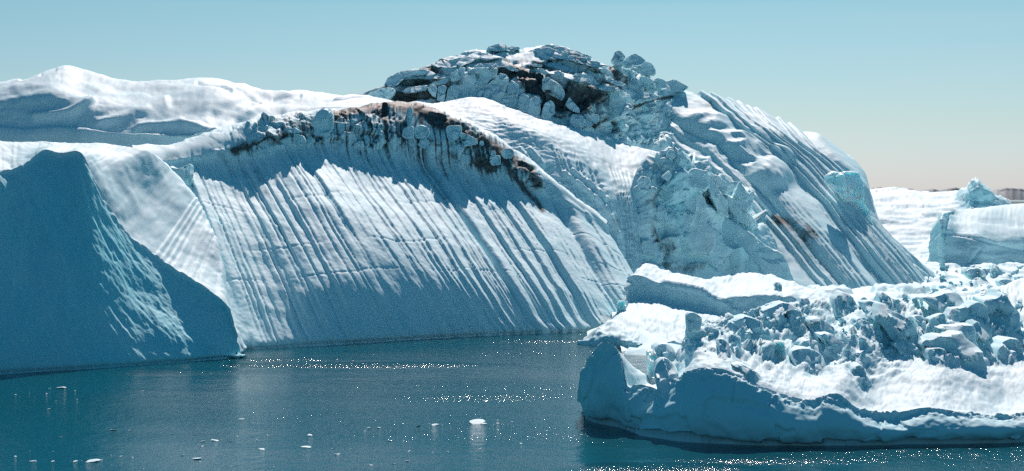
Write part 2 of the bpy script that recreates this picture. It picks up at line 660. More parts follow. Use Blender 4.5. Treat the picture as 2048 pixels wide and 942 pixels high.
# wind and melt ripples, larger swells
h += face * 0.07 * fbm(np.stack([P[..., 0] - 0.6 * (40 - P[..., 2]), P[..., 1], P[..., 2]], -1) * np.array([0.8, 0.4, 0.45]), 4, 0.6) + face * 0.02 * perlin(P * np.array([1.6, 1.6, 1.0]))
h += 0.5 * fbm(P * 0.07, 3)
# broken band of ice lumps under the crest
band = sstep(4.25, 4.7, vm) * (1 - sstep(6.1, 6.5, vm)) * sstep(1.6, 2.4, S.U) * (1 - sstep(11.4, 12.2, S.U))
fa, ft, fe = facets(P * np.array([0.30, 0.22, 0.34]) + 0.22 * fbm(P * 0.3, 2)[..., None])
ga, gt, ge = facets(P * np.array([0.85, 0.6, 0.95]))
lumpy = sstep(0.1, 0.45, fbm(P * np.array([0.09, 0.09, 0.0]) + 5, 2) + 0.3)
h += band * (0.15 + 0.6 * lumpy) * (1.5 * (fa - 0.5) + 1.3 * ft - 0.5 * np.exp(-(fe / 0.06) ** 2) + 0.35 * (ga - 0.5) + 0.4 * gt)
# the snow ledge above the wall
ledge = sstep(5.6, 6.2, vm)
h += ledge * 0.35 * fbm(P * 0.3, 4)
h -= 0.55 * np.exp(-((P[..., 2] - 0.25) / 0.32) ** 2)
S.push(h)
X, Y = S.X, S.Y
nz = fbm(P * 0.25, 3)
dm = 0.75 * stroke(X, Y, [(470, 300), (520, 285), (600, 262), (640, 258)], 10) * (0.5 + 0.8 * nz)
dm += 0.95 * stroke(X, Y, [(668, 232), (705, 216), (800, 205), (850, 225), (880, 250)], 13)
dm += 0.95 * stroke(X, Y, [(880, 240), (940, 278), (985, 292), (1020, 312), (1062, 350), (1075, 372)], 12)
dm += 0.7 * stroke(X, Y, [(760, 215), (800, 260), (845, 330), (890, 400)], 13) * (0.55 + 0.6 * perlin(np.stack([S.U * 14, vm * 0.6, np.zeros_like(vm)], -1)))
dm += 0.8 * stroke(X, Y, [(845, 280), (900, 300), (980, 330)], 22) * (0.3 + 1.2 * nz)
dm += 0.85 * stroke(X, Y, [(1000, 312), (1020, 345), (1050, 385), (1085, 420)], 8)
dm += 0.55 * stroke(X, Y, [(640, 225), (690, 280), (760, 340)], 8) * (0.4 + 0.9 * perlin(np.stack([S.U * 16, vm * 0.5, np.ones_like(vm)], -1)))
dm += 0.4 * stroke(X, Y, [(330, 318), (350, 312)], 8)
strk = perlin(np.stack([S.U * 17 + wob * 10, vm * 0.35, vm * 0 + 2], -1)) + 0.5 * perlin(np.stack([S.U * 40, vm * 0.5, vm * 0 + 7], -1))
dm += 0.45 * band * np.exp(-(fe / 0.09) ** 2) * sstep(2.5, 4.0, S.U)
dm += 1.7 * sstep(3.4, 5.3, vm) * (1 - sstep(5.9, 6.3, vm)) * np.clip(strk + 0.12, 0, 1) * (0.25 * sstep(1.5, 3.0, S.U) + 0.75 * sstep(4.6, 5.6, S.U)) * (1 - sstep(11.0, 11.8, S.U))
for (x0, y0, x1, y1) in ((470, 300, 505, 370), (495, 300, 530, 385), (440, 305, 470, 350), (905, 300, 945, 380), (870, 300, 900, 370)):
    dm += 0.5 * stroke(X, Y, [(x0, y0), (x1, y1)], 6) * (0.6 + 0.7 * nz)
h2 = 0
S.dirt = np.clip(dm, 0, 1)
S.blue = np.clip(0.22 + 0.12 * band, 0, 1) * (1 - ledge)
add_sheet('fluted_wall', S, M_BERG, berg)
WALL = S

# snow saddle behind the wall
cols = [
    column([(640, 300, ('d', 352)), (640, 260, 40), (650, 225, 36), (660, 205, 22), (680, 194, 14)], (8, 30, 60)),
    column([(760, 300, ('d', 361)), (750, 255, 42), (745, 222, 34), (745, 203, 20), (750, 193, 14)], (8, 30, 60)),
    column([(860, 320, ('d', 364)), (845, 265, 44), (835, 232, 34), (830, 215, 22), (828, 207, 14)], (8, 30, 60)),
    column([(945, 340, ('d', 365)), (925, 280, 40), (910, 240, 28), (900, 214, 20), (895, 200, 14)], (8, 30, 60)),
    column([(1030, 380, ('d', 365)), (1005, 310, 44), (985, 255, 36), (968, 220, 26), (958, 198, 14)], (8, 30, 60)),
    column([(1095, 430, ('d', 363)), (1070, 345, 47), (1045, 280, 46), (1025, 240, 36), (1015, 215, 16)], (8, 30, 60)),
    column([(1160, 480, ('d', 361)), (1135, 385, 48), (1110, 310, 47), (1090, 262, 36), (1080, 235, 16)], (8, 30, 60)),
    column([(1225, 530, ('d', 360)), (1205, 430, 49), (1180, 350, 48), (1160, 290, 30), (1148, 254, 16)], (8, 30, 60)),
    column([(1265, 570, ('d', 362)), (1258, 470, 52), (1240, 385, 52), (1225, 322, 26), (1215, 277, 16)], (8, 30, 60)),
    column([(1295, 590, ('d', 368)), (1290, 490, 56), (1285, 400, 58), (1280, 330, 26), (1280, 296, 16)], (8, 30, 60)),
    column([(1325, 600, ('d', 378)), (1330, 500, 56), (1340, 410, 58), (1345, 345, 30), (1350, 310, 20)], (8, 30, 60)),
]
S = Sheet(cols, 2.0)
P = S.P
vm = S.V - 1
low = 1 - sstep(2.2, 3.0, vm)
h = 0.9 * fbm(P * 0.05, 3) + 0.18 * fbm(P * np.array([0.35, 0.35, 1.2]), 4, 0.55) + 0.07 * fbm(P * 1.1, 3)
ff, fw = flutes(S.U + 0.06 * perlin(np.stack([S.U, vm, vm * 0], -1)), 0, 10.01, 40, 21, 0.5)
h += 0.5 * low * sstep(4.5, 7.5, S.U) * (ff - 0.6)
for pts in ([(1130, 345), (1165, 375), (1205, 415), (1235, 470)], [(1145, 340), (1185, 370), (1210, 400)], [(1040, 300), (1060, 330), (1075, 355)], [(1060, 300), (1085, 330)]):
    h += 0.8 * stroke(S.X, S.Y, pts, 5)
S.push(h)
S.dirt = np.clip(0.6 * stroke(S.X, S.Y, [(1205, 318), (1225, 345), (1245, 385)], 13) * (0.5 + nz.mean() + 0.8 * perlin(np.stack([S.U * 9, vm, vm * 0], -1)))
                 + 0.5 * stroke(S.X, S.Y, [(1225, 445), (1290, 500), (1310, 530)], 14) * (0.4 + perlin(P * 0.4)), 0, 1)
S.blue = 0.25 * low
add_sheet('snow_saddle', S, M_BERG, berg)
SADDLE = S

# broken icefall between saddle and right flank
cols = [
    column([(1225, 600, ('d', 366)), (1225, 530, 56), (1232, 470, 60), (1250, 410, 60), (1270, 350, 50), (1285, 318, 26)], (8, 25, 45)),
    column([(1290, 600, ('d', 367)), (1290, 530, 60), (1295, 460, 62), (1300, 390, 60), (1310, 330, 50), (1322, 304, 26)], (8, 25, 45)),
    column([(1350, 605, ('d', 371)), (1350, 530, 62), (1352, 460, 62), (1355, 390, 60), (1360, 335, 50), (1365, 304, 30)], (8, 25, 45)),
    column([(1420, 605, ('d', 381)), (1420, 530, 66), (1418, 460, 64), (1412, 400, 58), (1405, 350, 50), (1400, 322, 30)], (8, 25, 45)),
    column([(1490, 605, ('d', 390)), (1485, 530, 64), (1475, 470, 60), (1462, 420, 56), (1450, 380, 48), (1445, 352, 30)], (8, 25, 45)),
    column([(1550, 605, ('d', 397)), (1540, 545, 60), (1525, 490, 58), (1508, 445, 54), (1495, 410, 46), (1488, 388, 30)], (8, 25, 45)),
    column([(1590, 605, ('d', 402)), (1578, 560, 58), (1558, 520, 56), (1540, 480, 52), (1528, 450, 46), (1520, 432, 30)], (8, 25, 45)),
]
S = Sheet(cols, 2.0)
P = S.P
q = P * np.array([0.13, 0.13, 0.11]) + 0.22 * fbm(P * 0.13, 2)[..., None]
fa, ft, fe = facets(q)
ga, gt, ge = facets(P * 0.62 + 0.2 * fbm(P * 0.5, 2)[..., None])
crk = np.exp(-(fe / 0.07) ** 2)
rgh = 0.16 + 0.55 * blob(S.X, S.Y, 1325, 400, 60, 120)
rgh = rgh * sstep(0.1, 1.0, S.U)
h = sstep(0.1, 1.0, S.U) * (1.8 * (fa - 0.5) + 4.2 * ft - 0.5 * crk) + rgh * (0.9 * (ga - 0.5) + 1.1 * gt) + 0.16 * fbm(P * 0.7, 4, 0.6)
S.push(h)
nz = fbm(P * 0.3, 3)
S.dirt = np.clip(0.2 * crk * (0.5 + nz) + 0.6 * stroke(S.X, S.Y, [(1300, 380), (1310, 440), (1330, 520), (1350, 555)], 20) * (0.4 + nz)
                 + 0.5 * stroke(S.X, S.Y, [(1330, 520), (1430, 535), (1540, 520)], 18) * (0.35 + nz) + 0.4 * blob(S.X, S.Y, 1550, 525, 22, 14) * (0.5 + nz), 0, 1)
S.blue = np.clip(0.3 + 0.3 * perlin(P * 0.1), 0, 1)
add_sheet('crevassed_icefall', S, M_BERG, berg)
FALL = S

# right flank: long furrows falling to the right
cols = [
    column([(1590, 606, ('d', 398)), (1500, 492, 37), (1395, 400, 30), (1290, 335, 25), (1220, 290, 33), (1150, 250, 36)], (8, 30, 60)),
    column([(1650, 604, ('d', 402)), (1560, 490, 37), (1462, 385, 32), (1350, 305, 27), (1280, 250, 35), (1225, 205, 30)], (8, 30, 60)),
    column([(1720, 602, ('d', 406)), (1630, 490, 39), (1540, 385, 36), (1440, 300, 25), (1360, 235, 37), (1300, 180, 26)], (8, 30, 60)),
    column([(1785, 600, ('d', 411)), (1700, 490, 39), (1615, 385, 34), (1520, 300, 31), (1440, 235, 37), (1375, 180, 24)], (8, 30, 60)),
    column([(1830, 598, ('d', 416)), (1755, 500, 43), (1680, 405, 36), (1595, 315, 37), (1515, 250, 37), (1450, 196, 20)], (8, 30, 60)),
    column([(1862, 596, ('d', 424)), (1795, 510, 47), (1722, 420, 40), (1655, 335, 41), (1590, 280, 39), (1535, 226, 20)], (8, 30, 60)),
    column([(1890, 594, ('d', 436)), (1830, 530, 51), (1758, 450, 48), (1715, 365, 47), (1668, 312, 41), (1625, 270, 20)], (8, 30, 60)),
    column([(1905, 592, ('d', 452)), (1850, 535, 57), (1772, 470, 56), (1742, 390, 51), (1728, 340, 45), (1690, 306, 20)], (8, 30, 60)),
    column([(1906, 592, ('d', 470)), (1850, 540, ('d', 476)), (1770, 480, ('d', 482)), (1738, 400, ('d', 488)), (1722, 350, ('d', 492)), (1690, 312, ('d', 496))], (8, 30, 60)),
]
S = Sheet(cols, 2.0)
P = S.P
vm = S.V - 1
wob = 0.10 * perlin(np.stack([S.U * 0.9, vm * 0.6, vm * 0 + 5], -1)) + 0.04 * perlin(np.stack([S.U * 3, vm * 1.5, vm * 0 + 9], -1))
f1, w1 = flutes(S.U + wob * 0.8, 0, 8.01, 17, 31, 0.5)
f2, w2 = flutes(S.U + wob * 1.3, 0, 8.01, 60, 32, 0.5)
lowm = 1 - sstep(1.2, 3.6, vm)
patch = 0.6 + 0.4 * sstep(-0.3, 0.4, perlin(np.stack([S.U * 0.8, vm * 0.9, vm * 0 + 4], -1)))
h = 1.6 * patch * (f1 - 0.6) * np.clip(w1 / 0.55, 0.3, 1.5) + (0.05 + 0.38 * lowm) * patch * (f2 - 0.6) * np.clip(w2 / 0.14, 0.3, 1.6)
hum = blob(S.X, S.Y, 1460, 310, 110, 60, 25)
h += hum * 1.5 * ridged(P * 0.075 + 3.0, 2) + 0.5 * fbm(P * 0.06, 3) + 0.07 * fbm(P * 0.5, 4)
# knobs in the bowl
for (x, y, r, a) in ((1545, 355, 26, 3.0), (1440, 290, 34, 2.5), (1500, 300, 26, 2.2), (1420, 250, 26, 2.0), (1560, 312, 18, 1.6)):
    h += a * np.exp(-(((S.X - x) / (r * 1.5)) ** 2 + ((S.Y - y) / r) ** 2) ** 2)
S.push(h)
nz = fbm(P * 0.22, 3)
st = perlin(np.stack([S.U * 12, vm * 0.5, vm * 0], -1))
S.dirt = np.clip(0.9 * stroke(S.X, S.Y, [(1535, 425), (1560, 440), (1600, 455), (1625, 480)], 11) * (0.6 + nz)
                 + 0.75 * stroke(S.X, S.Y, [(1565, 440), (1585, 480), (1615, 520)], 12) * (0.5 + 0.9 * st)
                 + 0.6 * stroke(S.X, S.Y, [(1600, 460), (1640, 510), (1680, 560)], 14) * (0.35 + 0.9 * st)
                 + 0.6 * stroke(S.X, S.Y, [(1500, 430), (1530, 480), (1560, 520)], 10) * (0.4 + 0.9 * st)
                 + 0.9 * stroke(S.X, S.Y, [(1165, 258), (1205, 245), (1240, 225), (1275, 212), (1300, 200), (1345, 193)], 3.5)
                 + 0.5 * stroke(S.X, S.Y, [(1320, 195), (1420, 205)], 6) * (0.5 + nz), 0, 1)
S.blue = np.clip(0.2 + 0.2 * perlin(P * 0.06), 0, 1)
add_sheet('furrowed_flank', S, M_BERG, berg)
FLANK = S

# dirty summit mound
cols = [
    column([(660, 240, ('d', 400)), (680, 215, 40), (695, 200, 30), (702, 192, 24), (705, 186, 18)], (8, 30, 60)),
    column([(720, 250, ('d', 402)), (730, 222, 50), (738, 205, 40), (745, 190, 34), (752, 178, 24)], (8, 30, 60)),
    column([(775, 250, ('d', 404)), (775, 222, 52), (775, 200, 40), (775, 180, 40), (782, 158, 30)], (8, 30, 60)),
    column([(830, 255, ('d', 405)), (830, 225, 54), (828, 195, 44), (826, 165, 38), (828, 136, 26)], (8, 30, 60)),
    column([(890, 260, ('d', 406)), (890, 225, 58), (888, 188, 58), (888, 150, 36), (890, 121, 24)], (8, 30, 60)),
    column([(955, 265, ('d', 406)), (955, 228, 62), (952, 185, 64), (950, 140, 34), (950, 104, 22)], (8, 30, 60)),
    column([(1015, 275, ('d', 406)), (1015, 235, 62), (1012, 190, 60), (1010, 140, 36), (1010, 102, 22)], (8, 30, 60)),
    column([(1075, 285, ('d', 406)), (1075, 245, 62), (1075, 195, 58), (1078, 140, 34), (1085, 92, 24)], (8, 30, 60)),
    column([(1140, 300, ('d', 406)), (1140, 255, 62), (1140, 200, 60), (1142, 150, 34), (1145, 102, 24)], (8, 30, 60)),
    column([(1200, 315, ('d', 408)), (1195, 268, 58), (1195, 215, 54), (1200, 168, 36), (1205, 126, 24)], (8, 30, 60)),
    column([(1265, 320, ('d', 424)), (1258, 275, 52), (1255, 230, 46), (1260, 188, 36), (1265, 142, 26)], (8, 30, 60)),
    column([(1330, 320, ('d', 452)), (1322, 280, 48), (1318, 240, 44), (1318, 205, 38), (1320, 166, 26)], (8, 30, 60)),
    column([(1395, 320, ('d', 490)), (1388, 285, 46), (1385, 250, 44), (1385, 222, 40), (1390, 192, 26)], (8, 30, 60)),
]
S = Sheet(cols, 2.0)
P = S.P
vm = S.V - 1
q = P * np.array([0.13, 0.10, 0.30]) + 0.3 * fbm(P * 0.15, 2)[..., None]
fa, ft, fe = facets(q)
ga, gt, ge = facets(P * np.array([0.4, 0.3, 0.75]))
crk = np.exp(-(fe / 0.06) ** 2)
edge = sstep(0.0, 0.5, vm)
lay = np.sin((P[..., 2] + 0.25 * P[..., 0] * sstep(0, 60, P[..., 0]) + 1.5 * fbm(P * 0.06, 2)) * 2.4)
h = edge * (1 - 0.55 * sstep(2.5, 3.3, vm)) * (2.2 * (fa - 0.5) + 1.8 * ft - 1.3 * crk + 0.6 * (ga - 0.5) + 0.6 * gt + 0.25 * lay * sstep(2.4, 3.0, vm) + 0.25 * fbm(P * 0.6, 3))
S.push(h * 1.0)
X, Y = S.X, S.Y
nz = fbm(P * 0.2, 3)
dm = 0.9 * np.exp(-(fe / 0.11) ** 2) * (0.5 + 0.6 * nz) * sstep(780, 860, S.X) * (1 - sstep(1230, 1330, S.X))
for (x, y, rx, ry, a, w) in ((800, 195, 55, 11, 5, 1.2), (850, 197, 50, 12, 10, 1.2), (830, 168, 65, 9, -4, 1.2), (860, 140, 40, 5, 12, 1.0), (1045, 150, 50, 14, 18, 1.1), (1075, 175, 35, 16, 20, 1.1),
                            (1100, 195, 55, 12, 20, 1.0), (1145, 185, 50, 10, 10, 1.1), (1180, 190, 35, 16, 10, 1.1), (1120, 215, 22, 22, 40, 1.0), (1160, 215, 28, 16, 60, 0.9), (1240, 150, 30, 6, 40, 0.9),
                            (1200, 145, 25, 6, 20, 0.8), (1010, 140, 26, 8, 20, 0.8), (960, 210, 14, 10, 0, 0.7), (1075, 230, 16, 20, 30, 0.9), (1105, 135, 60, 4, 12, 0.9), (1215, 165, 30, 5, 20, 0.9), (895, 185, 8, 22, 35, 1.0), (885, 130, 30, 4, -10, 0.9), (940, 128, 40, 4, 5, 0.8)):
    dm += w * blob(X, Y, x, y, rx, ry, a)
dm += 0.9 * stroke(X, Y, [(1165, 258), (1205, 245), (1240, 225), (1275, 212), (1300, 200), (1345, 193)], 4)
S.dirt = np.clip(dm * (1.0 + 0.5 * nz), 0, 1)
S.blue = np.clip(0.15 + 0.3 * nz, 0, 1)
add_sheet('summit_mound', S, M_BERG, berg)
SUMMIT = S


# ------------------------------------------------------------------ slabs: rounded blocks with their own outline
def slab(name, poly, d, depth, lean=0.25, seed=0, dirt=0.0, blue=0.5, rnd=1.0, mat=None, parent=None, rough=0.22, skirt=0.0, crisp=False):
    r = np.random.RandomState(seed + 100)
    pts = np.array([at(x, y, d) for x, y in poly])[:, [0, 2]]
    nxt = np.roll(pts, -1, 0)
    seg = np.linalg.norm(nxt - pts, axis=1)
    per = seg.sum()
    size_ = per / 4
    n = int(np.clip(per / 0.22, 40, 120))
    s = np.arange(n) / n * per
    cum = np.concatenate([[0], np.cumsum(seg)])
    i = np.clip(np.searchsorted(cum, s, 'right') - 1, 0, len(pts) - 1)
    t = ((s - cum[i]) / seg[i])[:, None]
    ring = pts[i] * (1 - t) + nxt[i] * t
    for _ in range(2):
        ring = 0.5 * ring + 0.25 * (np.roll(ring, 1, 0) + np.roll(ring, -1, 0))
    ring = ring + 0.010 * min(size_, 6.0) * np.stack([perlin(np.stack([ring[:, 0] * 1.1, ring[:, 1] * 1.1, ring[:, 0] * 0 + seed], -1)), perlin(np.stack([ring[:, 0] * 1.1, ring[:, 1] * 1.1, ring[:, 0] * 0 + seed + 50], -1))], -1) * 2.2
    hz = (ring[:, 1] - ring[:, 1].min()) / (np.ptp(ring[:, 1]) + 1e-6)
    ring[:, 1] -= skirt * sstep(0.45, 0.1, hz)
    c = ring.mean(0)
    size = math.sqrt(per * per / 16)
    zmin = ring[:, 1].min()
    V = []
    levels = [(0.92, depth), (1.0, depth * 0.62), (1.0, depth * 0.18), (0.985, depth * 0.06), (0.93, depth * 0.015), (0.85, 0.0), (0.76, 0.0), (0.66, 0.0), (0.56, 0.0), (0.45, 0.0), (0.34, 0.0), (0.22, 0.0), (0.1, 0.0)]
    if crisp:
        levels = [(0.92, depth), (1.0, depth * 0.6), (1.0, depth * 0.12), (0.995, depth * 0.02), (0.97, 0.0)] + levels[5:]
    for sc_, off in levels:
        g = c + (ring - c) * sc_
        y = d + off * rnd + lean * (g[:, 1] - zmin)
        V.append(np.stack([g[:, 0], y, g[:, 1]], 1))
    V = np.array(V)
    p = V + seed * 3.7
    V = V + 0.07 * size ** 0.7 * rough / 0.22 * np.stack([perlin(p * 0.5), 1.5 * perlin(p * 0.5 + 40), perlin(p * 0.5 + 80)], -1) + 0.06 * min(1.0, size / 4) * np.stack([perlin(p * 1.3), 1.4 * fbm(p * 1.3 + 40, 3, 0.6), fbm(p * 1.3 + 80, 3, 0.6)], -1)
    # facets: the front is broken into tilted planes
    fi, fz, fe = facets(np.stack([V[..., 0], V[..., 1] * 0, V[..., 2]], -1) * (1.7 / max(size, 1.0)) + seed * 1.31)
    V[..., 1] += (0.55 * (fi - 0.5) + 0.75 * fz) * min(size, 6.0) * 0.42 * rough / 0.22
    V[..., 2] += 0.16 * (fi - 0.5) * min(size, 6.0) * 0.3
    L = len(levels)
    verts = V.reshape(-1, 3).tolist()
    faces = []
    for a in range(L - 1):
        for b in range(n):
            faces.append((a * n + b, a * n + (b + 1) % n, (a + 1) * n + (b + 1) % n, (a + 1) * n + b))
    verts.append([c[0], d + lean * (c[1] - zmin), c[1]])
    k = len(verts) - 1
    for b in range(n):
        faces.append(((L - 1) * n + b, (L - 1) * n + (b + 1) % n, k))
    faces.append(tuple(reversed(range(n))))
    org = np.array([c[0], d, zmin])
    me = plain_mesh(name, np.array(verts) - org, faces, mat or M_BLOCK, True)
    me.set_sharp_from_angle(angle=rad(26))
    aa = me.attributes.new('dirt', 'FLOAT', 'POINT')
    vv = np.array(verts)
    dv = np.clip(dirt * (0.6 + 0.9 * fbm(vv * 0.35 + seed, 3)), 0, 1)
    aa.data.foreach_set('value', dv.astype(np.float32))
    ab = me.attributes.new('blue', 'FLOAT', 'POINT')
    ab.data.foreach_set('value', np.full(len(verts), blue, np.float32))
    return link(name, me, parent, tuple(org))


def crop(polys, x0, y0, s):
    return [[(x0 + s * a, y0 + s * b) for a, b in p] for p in polys]


SUM_A = [
    [(740, 480), (790, 380), (840, 310), (940, 290), (1110, 300), (1090, 380), (1000, 460), (960, 560), (930, 640), (740, 640), (690, 540), (700, 470)],
    [(610, 640), (640, 490), (700, 460), (745, 490), (735, 640)],
    [(535, 620), (545, 480), (600, 465), (625, 490), (600, 630)],
    [(445, 510), (470, 465), (510, 460), (535, 500), (525, 590), (490, 570)],
    [(200, 530), (260, 490), (350, 475), (440, 470), (440, 520), (320, 540), (240, 548)],
    [(440, 475), (560, 430), (640, 370), (720, 315), (745, 330), (700, 385), (640, 440), (560, 475), (500, 480)],
    [(665, 430), (690, 370), (735, 330), (740, 298), (800, 298), (790, 370), (740, 425), (680, 440)],
    [(880, 310), (890, 262), (1000, 265), (1150, 252), (1185, 270), (1170, 302), (1050, 308), (900, 320)],
    [(1170, 295), (1230, 283), (1310, 330), (1300, 347), (1220, 332)],
    [(935, 640), (960, 540), (990, 470), (1060, 420), (1130, 352), (1190, 360), (1212, 400), (1200, 470), (1190, 520), (1120, 640), (1000, 650)],
    [(1160, 690), (1200, 560), (1200, 480), (1240, 410), (1310, 460), (1305, 520), (1295, 580), (1270, 710), (1170, 700)],
    [(1270, 720), (1330, 540), (1400, 580), (1425, 640), (1400, 740), (1340, 730)],
    [(1395, 740), (1410, 600), (1470, 565), (1515, 610), (1500, 790), (1430, 770)],
    [(630, 230), (690, 180), (800, 180), (880, 150), (1000, 148), (1080, 168), (1160, 200), (1050, 218), (920, 228), (840, 265), (760, 305), (690, 270), (640, 255)],
    [(468, 275), (500, 250), (600, 220), (650, 255), (720, 265), (720, 300), (660, 312), (540, 298)],
    [(25, 480), (60, 410), (120, 365), (190, 328), (330, 310), (460, 320), (520, 350), (480, 378), (330, 372), (220, 385), (160, 440), (130, 495), (60, 490)],
    [(200, 395), (330, 380), (470, 372), (590, 385), (610, 402), (480, 412), (330, 415), (230, 420)],
    [(1000, 135), (1020, 100), (1100, 78), (1195, 84), (1205, 120), (1130, 152), (1040, 145)],
    [(1190, 122), (1240, 98), (1322, 115), (1310, 137), (1230, 140)],
    [(0, 500), (60, 485), (132, 500), (130, 545), (50, 640), (-40, 650), (-150, 620), (-100, 540)],
]
SUM_B = [
    [(200, 100), (262, 70), (360, 88), (540, 148), (690, 205), (640, 212), (480, 168), (320, 125)],
    [(50, 165), (210, 95), (330, 128), (480, 172), (640, 215), (560, 222), (400, 195), (260, 165), (120, 170)],
    [(-20, 215), (120, 158), (340, 152), (420, 190), (560, 218), (700, 236), (850, 290), (775, 320), (640, 275), (480, 225), (300, 208), (100, 208)],
    [(855, 240), (880, 200), (900, 150), (940, 138), (967, 155), (995, 205), (985, 225), (960, 300), (900, 290)],
    [(998, 215), (1040, 185), (1085, 166), (1125, 190), (1190, 242), (1150, 275), (1080, 285), (1010, 250)],
    [(962, 290), (975, 235), (1020, 228), (1065, 255), (1055, 310), (985, 310)],
    [(1035, 340), (1060, 290), (1140, 282), (1180, 248), (1235, 255), (1290, 330), (1275, 378), (1150, 372)],
    [(1035, 500), (1048, 398), (1090, 398), (1175, 460), (1175, 505), (1080, 525)],
    [(1080, 405), (1140, 378), (1220, 400), (1285, 485), (1200, 495), (1150, 440)],
    [(1235, 435), (1290, 398), (1340, 408), (1385, 440), (1375, 495), (1300, 495)],
    [(1365, 490), (1380, 430), (1440, 413), (1500, 430), (1595, 490), (1540, 530), (1430, 538)],
    [(990, 600), (1030, 530), (1110, 522), (1260, 548), (1340, 570), (1200, 612), (1120, 655), (1040, 650)],
    [(700, 740), (780, 570), (870, 518), (960, 560), (990, 600), (1085, 680), (980, 745), (850, 805), (740, 850), (690, 850)],
    [(428, 650), (470, 578), (500, 620), (562, 690), (562, 745), (480, 710)],
    [(600, 800), (608, 738), (652, 742), (694, 845), (620, 870)],
    [(655, 765), (700, 738), (752, 760), (725, 838), (690, 825)],
    [(465, 800), (500, 738), (560, 748), (610, 770), (622, 855), (560, 890), (490, 860)],
    [(-10, 570), (40, 538), (92, 580), (92, 690), (60, 740), (-10, 730)],
    [(88, 610), (150, 578), (192, 640), (192, 790), (110, 760)],
    [(195, 780), (230, 640), (290, 608), (325, 640), (335, 730), (260, 800)],
    [(212, 410), (250, 382), (330, 430), (400, 480), (425, 560), (390, 620), (300, 570), (215, 530)],
    [(730, 500), (800, 478), (890, 475), (950, 515), (900, 525), (760, 522)],
    [(320, 345), (370, 335), (420, 365), (410, 390), (345, 375)],
    [(170, 320), (215, 310), (265, 350), (255, 380), (200, 355)],
    [(455, 405), (560, 395), (660, 415), (670, 445), (560, 440), (470, 425)],
    [(90, 275), (150, 265), (215, 280), (205, 295), (120, 292)],
    [(500, 370), (540, 355), (600, 370), (600, 392), (530, 390)],
    [(780, 420), (850, 405), (960, 440), (1000, 470), (900, 460)],
    [(1170, 500), (1220, 470), (1290, 500), (1300, 520), (1210, 525)],
]
k = 0
DIRTY_A = {0: 0.28, 1: 0.2, 9: 0.38, 10: 0.35, 11: 0.2, 12: 0.2}
DIRTY_B = {3: 0.55, 12: 0.25, 13: 0.25, 16: 0.3, 20: 0.5, 14: 0.2}


def summit_slabs(polys, dirty, seed0):
    for i, pl in enumerate(polys):
        cx = sum(p[0] for p in pl) / len(pl)
        ys = [p[1] for p in pl]
        xs = [p[0] for p in pl]
        lowy = max(ys) - 0.25 * (max(ys) - min(ys))
        hit = SUMMIT.find(cx, lowy, 7) or FLANK.find(cx, lowy, 7) or SUMMIT.find(cx, max(ys) + 8, 12)
        if hit is None:
            continue
        d = hit[0][1] - 0.8
        hgt = (max(ys) - min(ys)) * d / FPX
        wid_ = (max(xs) - min(xs)) * d / FPX
        flat = wid_ > 2.2 * hgt
        slab('ice_block', pl, d, max(2.5, min(wid_, 9.0)), (1.7 if i in (13, 14, 16) and seed0 == 0 else 1.0) if flat else 0.5, seed0 + i, dirty.get(i, 0.05), 0.22, parent=berg, rough=0.2, crisp=True)


summit_slabs(crop(SUM_A, 760, 70, 0.21237), DIRTY_A, 0)
summit_slabs(crop(SUM_B, 1040, 70, 0.21237), DIRTY_B, 40)

FALL_P = crop([
    [(425, 570), (500, 430), (550, 363), (610, 363), (640, 420), (670, 540), (692, 660), (650, 740), (560, 725), (470, 700)],
    [(480, 290), (560, 218), (640, 240), (652, 330), (625, 362), (560, 352), (510, 320)],
    [(595, 230), (650, 258), (700, 330), (752, 420), (765, 525), (700, 485), (660, 400), (640, 320)],
    [(740, 375), (790, 400), (838, 298), (868, 340), (880, 400), (875, 480), (880, 575), (820, 545), (760, 465)],
    [(870, 400), (895, 362), (917, 366), (905, 420), (885, 460), (872, 450)],
    [(328, 510), (345, 445), (375, 432), (397, 480), (387, 555), (350, 550)],
    [(690, 480), (770, 520), (900, 600), (1000, 690), (1100, 735), (1150, 900), (900, 880), (780, 820), (690, 730)],
    [(236, 690), (250, 650), (300, 640), (335, 690), (335, 750), (260, 730)],
    [(365, 275), (410, 235), (428, 270), (405, 305)],
    [(322, 170), (340, 126), (358, 170), (348, 210)],
    [(355, 340), (385, 318), (405, 345), (385, 365)],
    [(420, 345), (450, 325), (465, 355), (440, 372)],
    [(455, 130), (475, 103), (500, 140), (495, 180), (470, 175)],
    [(390, 150), (415, 110), (440, 118), (448, 160), (420, 180)],
    [(225, 300), (250, 265), (300, 285), (310, 350), (260, 380), (230, 350)],
    [(950, 790), (1000, 735), (1045, 745), (1060, 830), (1000, 860)],
    [(640, 245), (700, 270), (770, 330), (830, 300), (790, 360), (740, 375), (690, 330)],
], 1200, 260, 0.33956)
for i, pl in enumerate(FALL_P):
    cx = sum(p[0] for p in pl) / len(pl)
    ys = [p[1] for p in pl]
    xs = [p[0] for p in pl]
    hit = FALL.find(cx, max(ys) - 0.25 * (max(ys) - min(ys)), 7)
    if hit is None:
        continue
    d = hit[0][1] - (1.5 if i in (0, 6) else 0.9)
    w = (max(xs) - min(xs)) * d / FPX
    slab('ice_block', pl, d, max(2.5, min(w, 8)), 0.42, 90 + i, 0.16 if i in (0, 6, 15, 14) else 0.06, 0.1 if i in (0, 2, 3, 4, 16) else 0.3, parent=berg, rough=0.12)

